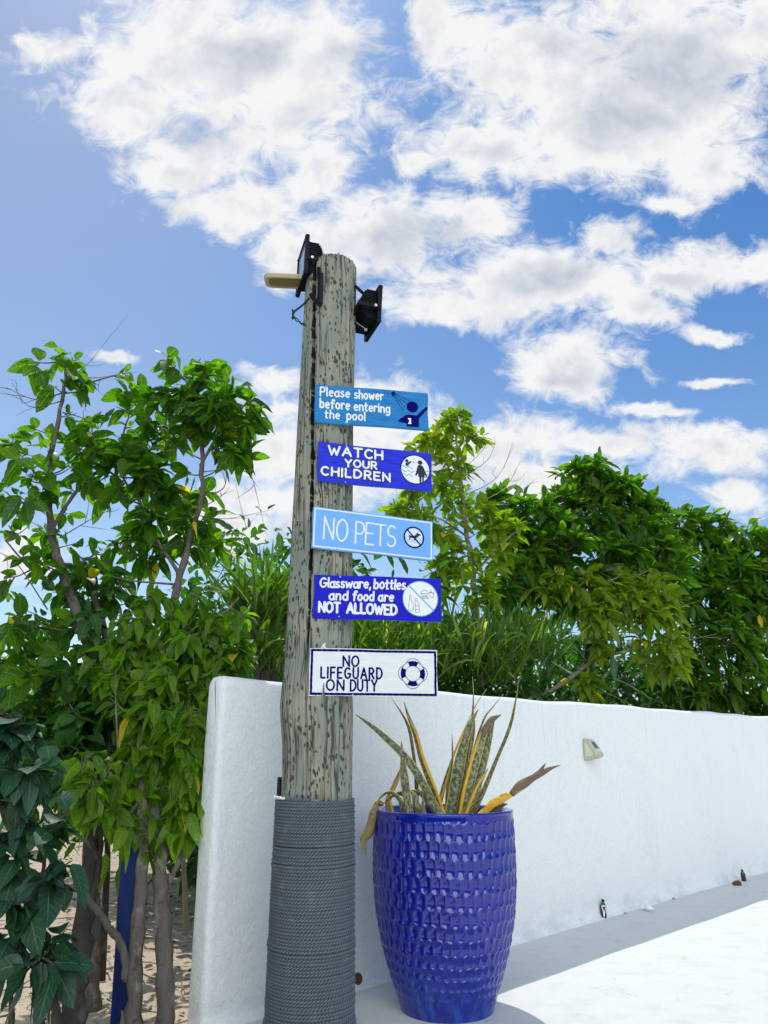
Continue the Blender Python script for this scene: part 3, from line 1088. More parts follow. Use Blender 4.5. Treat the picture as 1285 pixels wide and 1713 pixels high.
def make_sign(label, cx, cy, cz, yaw, roll, w, h, mat, edge_mat, seed):
    o = empty('painted_sign', (cx, cy, cz))
    o.rotation_euler = (0, 0, yaw)
    tag(o, label, 'sign', 'painted signs nailed up the pole')
    # board: hand cut, edges slightly worn
    bm = bmesh.new()
    bmesh.ops.create_grid(bm, x_segments=24, y_segments=8, size=.5)
    T = .019
    bmesh.ops.transform(bm, matrix=Matrix.Rotation(R(90), 4, 'X'), verts=bm.verts)
    rs = random.Random(seed)
    ph = [rs.uniform(0, 6) for _ in range(6)]
    for v in bm.verts:
        x, z = v.co.x, v.co.z
        ex = .0016 * math.sin(x * 9 + ph[0]) if abs(z) > .49 else 0
        ez = .0014 * math.sin(z * 8 + ph[1]) if abs(x) > .49 else 0
        v.co.x = x * w + ez; v.co.z = z * h + ex; v.co.y = 0
    r = bmesh.ops.extrude_face_region(bm, geom=bm.faces[:])
    for v in [q for q in r['geom'] if isinstance(q, bmesh.types.BMVert)]:
        v.co.y += T
    bmesh.ops.recalc_face_normals(bm, faces=bm.faces)
    eds = [e for e in bm.edges if len(e.link_faces) == 2 and e.calc_face_angle() > 1.0]
    bmesh.ops.bevel(bm, geom=eds, offset=.0022, segments=2, affect='EDGES', profile=.5)
    me = bpy.data.meshes.new('board')
    bm.normal_update()
    for f in bm.faces:
        f.material_index = 0 if f.normal.y < -.9 else 1
    bm.to_mesh(me); bm.free()
    me.polygons.foreach_set('use_smooth', np.zeros(len(me.polygons), dtype=bool))
    b = bpy.data.objects.new('board', me); col.objects.link(b); b.parent = o
    me.materials.append(mat); me.materials.append(edge_mat)
    return o


def child(mb, name, mat, parent, smooth=True):
    ob = mb.build(name, mat, None, smooth=smooth, angle=50 if smooth else None)
    ob.parent = parent
    return ob


Z1, Z2, Z3 = .0005, .0011, .0017
nailmat = M['steel']


def nails(o, pts):
    for (x, z) in pts:
        mb = MB()
        V, F = [(x, -.0035, z)], []
        m_ = 10
        for rr_, y in ((.0028, -.003), (.0042, 0)):
            for k in range(m_):
                V.append((x + rr_ * math.cos(6.283 * k / m_), y, z + rr_ * math.sin(6.283 * k / m_)))
        for k in range(m_):
            k2 = (k + 1) % m_
            F.append([0, 1 + k, 1 + k2]); F.append([1 + k, 1 + m_ + k, 1 + m_ + k2, 1 + k2])
        mb.add(V, F)
        child(mb, 'nail', nailmat, o)


# ---- sign 1: shower
W1, H1 = .633, .2254
s1 = make_sign('light blue sign reading Please shower before entering the pool, highest on the pole', -.065, 3.867, 3.098, R(9.9), 0, W1, H1,
               mat_paint('turquoise_paint', (0.020, 0.24, 0.55), (0.008, 0.125, 0.38), .35), mat_flat('turquoise_edge', (0.03, 0.27, 0.52)), 1)


def UV(w, h):
    return (lambda u: (u - .5) * w), (lambda v: (v - .5) * h)


fx, fy = UV(W1, H1)
mb = MB()
write(mb, 'Please', fx(.045), fx(.30), fy(.705), fy(.715), .225 * H1, .0092, Z1, .0012)
write(mb, 'shower', fx(.345), fx(.595), fy(.70), fy(.715), .225 * H1, .0092, Z1, .0012)
write(mb, 'before', fx(.045), fx(.30), fy(.385), fy(.39), .235 * H1, .0100, Z1, .0012)
write(mb, 'entering', fx(.342), fx(.655), fy(.385), fy(.385), .225 * H1, .0092, Z1, .0012, spacing=.22)
write(mb, 'the', fx(.09), fx(.215), fy(.125), fy(.12), .21 * H1, .0085, Z1, .0012)
write(mb, 'pool', fx(.28), fx(.435), fy(.125), fy(.125), .225 * H1, .0088, Z1, .0012)
child(mb, 'lettering', M['white_paint'], s1)
mb = MB()
# shower head and its spray
poly(mb, [(fx(.668), fy(.93)), (fx(.690), fy(.975)), (fx(.708), fy(.93)), (fx(.694), fy(.84)), (fx(.680), fy(.83))], Z1)
for k, off_ in enumerate((-.5, -.17, .17, .5)):
    a = np.array([fx(.694 + off_ * .018), fy(.885 + off_ * .06)]); b = np.array([fx(.805 + off_ * .055), fy(.60 + off_ * .28)])
    for q in range(7):
        t0 = .06 + q / 7.5; t1 = t0 + .075
        ribbon(mb, [a + (b - a) * t0, a + (b - a) * t1], .0036, Z1, .0003)
disc(mb, fx(.858), fy(.585), .0335, .0335, Z1)
poly(mb, [(fx(.735), fy(.16)), (fx(.728), fy(.20)), (fx(.795), fy(.345)), (fx(.82), fy(.37)), (fx(.895), fy(.36)), (fx(.975), fy(.60)),
          (fx(.990), fy(.615)), (fx(.998), fy(.585)), (fx(.993), fy(.55)), (fx(.915), fy(.28)), (fx(.915), fy(.05)), (fx(.806), fy(.05)), (fx(.806), fy(.13))], Z1)
child(mb, 'pictogram', M['navy'], s1, False)
mb = MB()
poly(mb, [(fx(.818), fy(.275)), (fx(.845), fy(.275)), (fx(.845), fy(.12)), (fx(.818), fy(.12)), (fx(.818), fy(.15)), (fx(.828), fy(.165)), (fx(.828), fy(.225)), (fx(.818), fy(.245))], Z2)
child(mb, 'soap_mark', M['white_paint'], s1, False)
nails(s1, [(fx(.09), fy(.95)), (fx(.27), fy(.05))])

# ---- sign 2: watch your children
W2, H2 = .640, .2229
s2 = make_sign('royal blue sign reading Watch your children with adult and child symbol', -.043, 3.894, 2.757, R(16.0), 0, W2, H2,
               mat_paint('royal_blue_paint', (0.022, 0.040, 0.66), (0.010, 0.016, 0.48), .25), mat_flat('royal_edge', (0.03, 0.10, 0.5)), 2)
fx, fy = UV(W2, H2)
for nm, mt, gz, gr in (('letter_outline', M['ink'], Z1, .0072), ('lettering', M['white_paint'], Z2 + .0012, 0.0)):
    mb = MB()
    write(mb, 'WATCH', fx(.088), fx(.555), fy(.70), fy(.70), .215 * H2, .0122, gz, .0010, spacing=.30, grow=gr)
    write(mb, 'YOUR', fx(.232), fx(.505), fy(.43), fy(.44), .175 * H2, .0108, gz, .0010, spacing=.30, grow=gr)
    write(mb, 'CHILDREN', fx(.030), fx(.620), fy(.165), fy(.155), .200 * H2, .0115, gz, .0010, spacing=.34, grow=gr)
    child(mb, nm, mt, s2)
ccx, ccy, cr = fx(.85), fy(.53), .0865
mb = MB(); ringpoly(mb, ccx, ccy, cr - .0055, cr, 0, 360, Z1, n=49)
child(mb, 'ring', M['navy'], s2, False)
mb = MB(); disc(mb, ccx, ccy, cr - .0055, cr - .0055, Z1, 48)
child(mb, 'disc', M['white_paint'], s2, False)
mb = MB()
for k, (yy, xa, xb) in enumerate(((.012, -.93, -.18), (-.012, -.97, -.10), (-.034, -.90, -.18))):
    xs = np.linspace(xa, xb, 26) * cr
    ribbon(mb, [(ccx + x, ccy + yy + .0045 * math.sin((x - xs[0]) * 185) - (x - xs[0]) * .06) for x in xs], .0042, Z2, .0003)
child(mb, 'waves', M['skyblue'], s2, False)
mb = MB()
for k, yy in enumerate((-.004, -.022, -.038)):
    xs = np.linspace(.50, .93 - .06 * k, 12) * cr
    ribbon(mb, [(ccx + x, ccy + yy + .003 * math.sin(x * 185)) for x in xs], .0042, Z2, .0003)
child(mb, 'waves', M['skyblue'], s2, False)
mb = MB()
ribbon(mb, [(ccx - .018, ccy + .043), (ccx + .008, ccy + .0395)], .0030, Z2, .0003)
poly(mb, [(ccx - .020, ccy + .0435), (ccx - .010, ccy + .0495), (ccx - .011, ccy + .037)], Z2)
child(mb, 'arrow', M['skyblue'], s2, False)
mb = MB()
disc(mb, ccx + .028, ccy + .043, .0135, .0130, Z3)
poly(mb, [(ccx + .014, ccy + .024), (ccx + .024, ccy + .029), (ccx + .036, ccy + .027), (ccx + .046, ccy + .020), (ccx + .068, ccy - .034), (ccx + .062, ccy - .039), (ccx + .052, ccy - .022),
          (ccx + .054, ccy - .040), (ccx + .048, ccy - .040), (ccx + .048, ccy - .075), (ccx + .040, ccy - .076), (ccx + .038, ccy - .042), (ccx + .034, ccy - .042), (ccx + .034, ccy - .078),
          (ccx + .024, ccy - .079), (ccx + .022, ccy - .042), (ccx + .016, ccy - .041), (ccx + .016, ccy - .020), (ccx + .004, ccy - .038), (ccx - .002, ccy - .034)], Z3)
disc(mb, ccx - .049, ccy + .046, .0095, .0092, Z3)
poly(mb, [(ccx - .058, ccy + .034), (ccx - .044, ccy + .036), (ccx - .028, ccy + .046), (ccx - .022, ccy + .045), (ccx - .026, ccy + .036), (ccx - .038, ccy + .026), (ccx - .040, ccy + .016), (ccx - .056, ccy + .016)], Z3)
child(mb, 'pictogram', M['ink'], s2, False)
nails(s2, [(fx(.24), fy(.965)), (fx(.235), fy(.03))])

# ---- sign 3: no pets
W3, H3 = .677, .2222
s3 = make_sign('pale blue sign reading No pets inside a thin white painted border', -.051, 3.909, 2.383, R(20.8), 0, W3, H3,
               mat_paint('pale_blue_paint', (0.185, 0.42, 0.83), (0.165, 0.39, 0.80), .08), mat_flat('teal_edge', (0.10, 0.36, 0.52)), 3)
s3.rotation_euler = (0, R(1.0), R(20.8))
fx, fy = UV(W3, H3)
mb = MB()
ix, iy = W3 / 2 - .009, H3 / 2 - .010
for a, b in (((-ix, iy), (ix, iy)), ((ix, iy), (ix, -iy)), ((ix, -iy), (-ix, -iy)), ((-ix, -iy), (-ix, iy))):
    ribbon(mb, [a, b], .0072, Z1, .0006)
child(mb, 'border', M['white_paint'], s3)
mb = MB()
write(mb, 'NO', fx(.09), fx(.275), fy(.25), fy(.235), .53 * H3, .0095, Z1, .0012, spacing=.22, slant=.03)
write(mb, 'PETS', fx(.345), fx(.675), fy(.23), fy(.235), .52 * H3, .0095, Z1, .0012, spacing=.12, slant=.03)
child(mb, 'lettering', M['white_paint'], s3)
ccx, ccy, cr = fx(.835), fy(.53), .060
mb = MB(); disc(mb, ccx, ccy, cr - .008, cr - .008, Z1, 40)
child(mb, 'disc', mat_flat('pale_disc_paint', (.66, .74, .80)), s3, False)
mb = MB()
for k, yy in enumerate((-.003, -.015, -.026)):
    hw = math.sqrt((cr - .011) ** 2 - yy ** 2)
    xs = np.linspace(-hw, hw, 26)
    ribbon(mb, [(ccx + x, ccy + yy + .0026 * math.sin(x * 300 + k)) for x in xs], .0026, Z2, .0002)
child(mb, 'waves', M['skyblue'], s3, False)
mb = MB()
poly(mb, [(ccx - .030, ccy + .002), (ccx - .030, ccy + .010), (ccx - .034, ccy + .016), (ccx - .026, ccy + .008), (ccx + .004, ccy + .010), (ccx + .014, ccy + .019), (ccx + .017, ccy + .030), (ccx + .024, ccy + .025), (ccx + .040, ccy + .020),
          (ccx + .040, ccy + .015), (ccx + .028, ccy + .012), (ccx + .022, ccy + .003), (ccx + .010, ccy - .003), (ccx + .004, ccy - .016), (ccx - .001, ccy - .016), (ccx + .001, ccy - .003), (ccx - .016, ccy - .003), (ccx - .026, ccy - .015), (ccx - .029, ccy - .013), (ccx - .024, ccy - .002)], Z3)
child(mb, 'pictogram', M['ink'], s3, False)
mb = MB()
ringpoly(mb, ccx, ccy, cr - .008, cr, 0, 360, Z3 + .0006, n=45)
q = (cr - .004) * .7071
ribbon(mb, [(ccx - q, ccy + q), (ccx + q, ccy - q)], .0075, Z3 + .0006, .0003)
child(mb, 'ring', M['navy'], s3, False)
nails(s3, [(fx(.20), fy(.95)), (fx(.20), fy(.04))])

# ---- sign 4: glassware
W4, H4 = .652, .2234
s4 = make_sign('deep blue sign reading Glassware, bottles and food are not allowed', -.031, 3.856, 2.0295, R(6.0), 0, W4, H4,
               mat_paint('deep_blue_paint', (0.008, 0.005, 0.55), (0.005, 0.003, 0.38), .22), mat_flat('deep_edge', (0.02, 0.10, 0.45)), 4)
s4.rotation_euler = (0, R(.6), R(6.0))
fx, fy = UV(W4, H4)
mb = MB()
write(mb, 'Glassware,', fx(.045), fx(.44), fy(.715), fy(.725), .205 * H4, .0098, Z1, .0012, slant=.06, spacing=.20)
write(mb, 'bottles', fx(.468), fx(.715), fy(.725), fy(.72), .215 * H4, .0100, Z1, .0012, slant=.06, spacing=.22)
write(mb, 'and', fx(.120), fx(.262), fy(.435), fy(.435), .20 * H4, .0100, Z1, .0012, slant=.05)
write(mb, 'food', fx(.305), fx(.465), fy(.435), fy(.435), .205 * H4, .0100, Z1, .0012, slant=.05)
write(mb, 'are', fx(.505), fx(.62), fy(.435), fy(.44), .20 * H4, .0098, Z1, .0012, slant=.05)
write(mb, 'NOT', fx(.045), fx(.205), fy(.150), fy(.145), .215 * H4, .0122, Z1, .0012, spacing=.24)
write(mb, 'ALLOWED', fx(.262), fx(.648), fy(.145), fy(.130), .215 * H4, .0126, Z1, .0012, spacing=.25)
child(mb, 'lettering', M['white_paint'], s4)
ccx, ccy, cr = fx(.835), fy(.515), .0925
mb = MB(); disc(mb, ccx, ccy, cr - .004, cr - .004, Z1, 48)
child(mb, 'disc', M['white_paint'], s4, False)
mb = MB()
ringpoly(mb, ccx, ccy, cr - .004, cr, 0, 360, Z2, n=53)
ribbon(mb, [(ccx - cr * .66, ccy + cr * .73), (ccx + cr * .74, ccy - cr * .65)], .0058, Z2, .0003)
child(mb, 'ring', M['skyblue'], s4, False)
mb = MB()
LW = .0018


def outline(pts, close=True):
    pts = list(pts)
    if close: pts.append(pts[0])
    ribbon(mb, [(ccx + x, ccy + y) for x, y in pts], LW, Z2, .0003)


outline([(-.056, .017), (-.048, .016), (-.048, -.006), (-.038, -.024), (-.036, -.058), (-.052, -.064), (-.060, -.060), (-.059, -.022), (-.055, -.008)])
outline([(-.027, .000), (-.017, -.002), (-.016, -.016), (-.007, -.030), (-.005, -.066), (-.012, -.073), (-.026, -.071), (-.025, -.030), (-.027, -.018)])
outline([(-.024, -.037), (-.007, -.040)], False)
outline([(-.025, -.056), (-.006, -.058)], False)
outline([(-.026, -.012), (-.016, -.014)], False)
outline([(.004, .027)] + [(.022 + .019 * math.cos(R(a)), .027 + .017 * math.sin(R(a))) for a in range(180, -1, -20)])
outline([(.003, .023), (.014, .018), (.022, .021), (.030, .017), (.041, .021)], False)
outline([(.005, .013), (.040, .012)], False)
outline([(.008, .009), (.040, .007), (.040, .001), (.008, .003)])
outline([(.048, .036), (.070, .032), (.066, .006), (.052, .008)])
outline([(.057, .034), (.052, .050)], False)
outline([(.050, .033), (.069, .029)], False)
child(mb, 'pictogram', M['ink'], s4, False)
nails(s4, [(fx(.20), fy(.96)), (fx(.20), fy(.05))])

# ---- sign 5: no lifeguard
W5, H5 = .6415, .2306
s5 = make_sign('white sign with navy border reading No lifeguard on duty, lowest on the pole', -.049, 3.865, 1.657, R(8.9), 0, W5, H5,
               mat_paint('white_board_paint', (0.77, 0.78, 0.76), (0.67, 0.685, 0.67), .12), mat_flat('white_edge', (0.74, 0.75, 0.74)), 5)
fx, fy = UV(W5, H5)
mb = MB()
ix, iy = W5 / 2 - .010, H5 / 2 - .010
for a, b in (((-ix, iy), (ix, iy)), ((ix, iy), (ix, -iy)), ((ix, -iy), (-ix, -iy)), ((-ix, -iy), (-ix, iy))):
    k = 9
    pts = [(a[0] + (b[0] - a[0]) * t + (random.uniform(-.0012, .0012) if 0 < t < 1 else 0), a[1] + (b[1] - a[1]) * t + (random.uniform(-.0010, .0010) if 0 < t < 1 else 0)) for t in np.linspace(0, 1, k)]
    ribbon(mb, pts, .0118, Z1, .0006)
child(mb, 'border', M['navy'], s5)
mb = MB()
write(mb, 'NO', fx(.26), fx(.378), fy(.625), fy(.63), .215 * H5, .0092, Z1, .0008, spacing=.30)
write(mb, 'LIFEGUARD', fx(.090), fx(.562), fy(.375), fy(.375), .220 * H5, .0096, Z1, .0008, spacing=.40)
write(mb, 'ON', fx(.135), fx(.265), fy(.12), fy(.12), .215 * H5, .0092, Z1, .0008, spacing=.32)
write(mb, 'DUTY', fx(.318), fx(.520), fy(.115), fy(.115), .225 * H5, .0092, Z1, .0008, spacing=.28)
child(mb, 'lettering', M['navy'], s5)
ccx, ccy = fx(.805), fy(.49)
ro_, ri_ = .061, .038
mb = MB()
for a in (88, 178, 268, 358):
    ringpoly(mb, ccx, ccy, ri_, ro_, a - 26, a + 26, Z1)
n_ = 40
for rr_ in (ro_, ri_):
    ribbon(mb, [(ccx + rr_ * math.cos(2 * math.pi * k / n_), ccy + rr_ * math.sin(2 * math.pi * k / n_)) for k in range(n_ + 1)], .0024, Z2, .0003)
for a in (88, 178, 268, 358):
    for e_ in (-24, 24):
        ribbon(mb, [(ccx + r_ * math.cos(R(a + e_)), ccy + r_ * math.sin(R(a + e_))) for r_ in (ri_, ro_)], .0015, Z2, .0003)
    pts = [(ccx + (ro_ + .013 * math.sin(math.pi * t)) * math.cos(R(a - 38 + 76 * t)), ccy + (ro_ + .013 * math.sin(math.pi * t)) * math.sin(R(a - 38 + 76 * t))) for t in np.linspace(0, 1, 13)]
    ribbon(mb, pts, .0024, Z2, .0003)
child(mb, 'lifebuoy_symbol', M['navy'], s5, False)
# a scrap of white cord knotted over the board's top edge
mb = MB()
mb.tube(smooth_path([(fx(.09), .006, H5 / 2 + .001), (fx(.10), .004, H5 / 2 + .012), (fx(.115), .002, H5 / 2 + .025), (fx(.108), .004, H5 / 2 + .008), (fx(.122), .003, H5 / 2 + .003)], 4), .0042, 6)
child(mb, 'cord_scrap', M['paper'], s5)
nails(s5, [(fx(.335), fy(.035)), (fx(.22), fy(.96))])

# ------------------------------------------------------------------ floodlights and lamp on the pole top


def floodlight(label, near_top, near_bot, far_vec, loc_name, face_sign):
    """near_top, near_bot: the frame's near vertical edge; far_vec: along the frame away from the viewer"""
    A = Vector(near_top); B = Vector(near_bot)
    up = (A - B); Hh = up.length; up.normalize()
    fv = Vector(far_vec); Wd = fv.length; al = fv.normalized()
    nrm = al.cross(up).normalized() * face_sign      # towards where the lamp shines
    al = (up.cross(nrm) * face_sign).normalized() * 1.0
    if al.dot(Vector(far_vec)) < 0: al = -al
    ctr = (A + B) / 2 + al * Wd / 2
    root = empty('floodlight', ctr)
    tag(root, label, 'floodlight', 'floodlights on the pole top')
    Mx = Matrix((al, nrm, up)).transposed().to_4x4()
    Mx.translation = Vector((0, 0, 0))

    def put(mb, name, mat, parent=root, angle=35):
        o = mb.build(name, mat, None, smooth=True, angle=angle)
        o.data.transform(Mx)
        if o.data.polygons and Mx.to_3x3().determinant() < 0:
            o.data.flip_normals()
        o.parent = parent
        return o

    # front frame: four bars round the glass
    mb = MB()
    t = .024; fr = .022
    mb.box((0, 0, Hh / 2 - fr / 2), (Wd, t, fr), bev=.004)
    mb.box((0, 0, -Hh / 2 + fr / 2), (Wd, t, fr), bev=.004)
    mb.box((-Wd / 2 + fr / 2, 0, 0), (fr, t, Hh - 2 * fr), bev=.003)
    mb.box((Wd / 2 - fr / 2, 0, 0), (fr, t, Hh - 2 * fr), bev=.003)
    for (sx, sz) in ((1, 1), (1, -1), (-1, 1), (-1, -1)):
        mb.tube([(sx * (Wd / 2 - .011), .012, sz * (Hh / 2 - .011)), (sx * (Wd / 2 - .011), .0155, sz * (Hh / 2 - .011))], .005, 8)
    put(mb, 'frame', M['black'])
    mb = MB(); mb.box((0, .002, 0), (Wd - 2 * fr, .006, Hh - 2 * fr))
    put(mb, 'glass', M['glass'])
    # finned back: body deep in the middle with rows of fins
    mb = MB()
    body = []
    n = 14
    for i in range(n + 1):
        a = math.pi * i / n
        body.append((-.018 - .062 * math.sin(a) ** .55, (Hh / 2 - .028) * math.cos(a) * 1.0))
    V, F = [], []
    for x in (-Wd / 2 + .03, Wd / 2 - .03):
        for (y, z) in body: V.append((x, y + .006, z))
    m_ = len(body)
    for i in range(m_ - 1): F.append([i, i + 1, m_ + i + 1, m_ + i])
    F.append(list(range(m_))[::-1]); F.append([m_ + i for i in range(m_)])
    F.append([0, m_, m_ + m_ - 1, m_ - 1])
    mb.add(V, F)
    put(mb, 'housing', M['black'])
    nf = 17
    mb = MB()
    for k in range(nf):
        z = (Hh / 2 - .03) * (1 - 2 * (k + .5) / nf)
        a = math.acos(max(-1, min(1, z / (Hh / 2 - .028))))
        dep = .026 + .070 * math.sin(a) ** .55
        mb.box((0, -.008 - dep / 2, z), (Wd - .05, dep, .0062), bev=.0012)
    put(mb, 'cooling_fins', M['black'])
    # U bracket with its bolts
    mb = MB()
    for sx in (-1, 1):
        mb.box((sx * (Wd / 2 + .006), -.065, -.03), (.005, .13, .026), bev=.001)
    mb.box((0, -.128, -.03), (Wd + .017, .005, .034), bev=.001)
    put(mb, 'bracket', M['black'])
    for sx in (-1, 1):
        mb = MB(); mb.tube([(sx * (Wd / 2 + .008), -.03, -.03), (sx * (Wd / 2 + .017), -.03, -.03)], .009, 6)
        put(mb, 'bolt', M['steel'])
    return root


# left lamp: near edge (516,391)-(518.5,456), far edge to (500.7,438)
YA = 3.86
A = at(515.5, 391, YA)
B = at(518.0, 456.5, YA); B = Vector((A.x - .004, YA, B.z))
D_ = at(500.8, 439, YA + .26); fv = Vector((D_.x - A.x, .26, 0))
fl1 = floodlight('black finned floodlight facing left with glass front, beside beige lamp', A, B, fv, 'left', -1)
# right lamp: near edge (637,476)-(635.5,538), the frame running away to the left
YB = 3.90
A2 = at(637.5, 476, YB)
B2 = at(635, 538, YB); B2 = Vector((A2.x - .010, YB, B2.z))
C2 = at(612, 569, YB + .24)
fv2 = Vector((C2.x - B2.x, .24, C2.z - B2.z))
fl2 = floodlight('black finned floodlight turned away to the right of the pole top', A2, B2, fv2, 'right', 1)


def cable(pts, rad, parent, name='cable', mat='rubber'):
    mb = MB(); mb.tube(smooth_path(pts, 8), rad, 7)
    o = mb.build(name, M[mat], parent)
    return o


cable([at(517, 499, 3.90), at(507, 510, 3.88), at(494, 520, 3.87), at(489.5, 527, 3.87)], .006, fl1)
cable([at(489.5, 518, 3.87), at(490.5, 526, 3.86), at(489, 533, 3.87), at(493, 531, 3.87)], .005, fl1, 'cable_joint')
cable([at(492, 529, 3.87), at(496, 537, 3.87), at(502, 538, 3.88), at(505, 543, 3.90), at(512, 544, 3.94)], .0032, fl1, 'wire')
cable([at(493, 531, 3.875), at(498, 534, 3.87), at(503, 541, 3.88), at(507, 541, 3.90), at(512, 546, 3.94)], .0032, fl1, 'wire')
# support arm from the pole to each floodlight
mb = MB()
mb.box(((at(537.5, 482, 3.835))), (.022, .012, .20), bev=.002)
mb.tube([at(520, 493, 3.86), at(529, 505, 3.83), at(537, 511, 3.83)], [.013, .013, .012], 6)
mb.tube([at(534, 500, 3.85), at(535, 470, 3.85), at(533, 448, 3.86)], [.012, .013, .011], 6)
mb.build('mount_plate', M['black'], fl1, angle=35)
for pts_, r_ in (([at(594, 478, 3.93), at(609, 492, 3.95)], .0095), ([at(592, 526, 3.93), at(600, 518, 3.97)], .0055), ([at(593, 540, 3.90), at(612, 553, 3.93)], .008)):
    mb = MB(); mb.tube(pts_, r_, 8)
    mb.build('mount_arm', M['black'], fl2, angle=35)
mb = MB()
mb.tube([at(596, 539, 3.885), at(613, 551, 3.90)], .0022, 6)
mb.tube([at(610, 551, 3.885), at(614, 552, 3.885)], .009, 8)
mb.build('bracket_bolt', M['steel'], fl2, angle=35)


def lamp_head():
    c = at(484, 470, 4.02)
    root = empty('area_lamp', c)
    tag(root, 'flat beige lamp head sticking out left behind the floodlight', 'lamp')
    # a rounded tray, longer than wide, seen from below
    Lh, Wh, Th = .30, .115, .034
    n = 28
    out = []
    for k in range(n):
        a = 2 * math.pi * k / n
        e = .35
        x = math.copysign(abs(math.cos(a)) ** e, math.cos(a)); y = math.copysign(abs(math.sin(a)) ** e, math.sin(a))
        out.append((x, y))
    rings = [(.90, .80, Th / 2), (1.0, .97, Th * .28), (1.0, 1.0, -.004), (.95, .92, -Th / 2), (.82, .74, -Th / 2), (.80, .70, -Th / 2 + .008)]
    V, F = [], []
    for (sx, sy, z) in rings:
        for (x, y) in out:
            # the nose is cut back underneath
            V.append((x * Lh / 2 * sx, y * Wh / 2 * sy, z))
    for i in range(len(rings) - 1):
        for k in range(n):
            k2 = (k + 1) % n
            F.append([i * n + k, (i + 1) * n + k, (i + 1) * n + k2, i * n + k2])
    F.append([k for k in range(n)])
    mb = MB(); mb.add(V, F)
    o = mb.build('housing', M['beige'], None, angle=40); o.parent = root
    mb = MB()
    V = [(x * Lh / 2 * .81, y * Wh / 2 * .71, -Th / 2 + .006) for (x, y) in out]
    mb.add(V, [list(range(n))[::-1]])
    o = mb.build('lens', M['beige_dark'], None); o.parent = root
    mb = MB(); mb.tube([(Lh / 2 - .03, 0, .004), (Lh / 2 + .05, .0, .004), (Lh / 2 + .10, -.0, .0)], .016, 10)
    o = mb.build('arm', M['beige'], None); o.parent = root
    root.rotation_euler = (R(-4), R(1.5), R(2))
    return root


lamp_head()

# ------------------------------------------------------------------ blue glazed pot
POT = Vector((0.330, 4.585, 0))
POT_H = .972


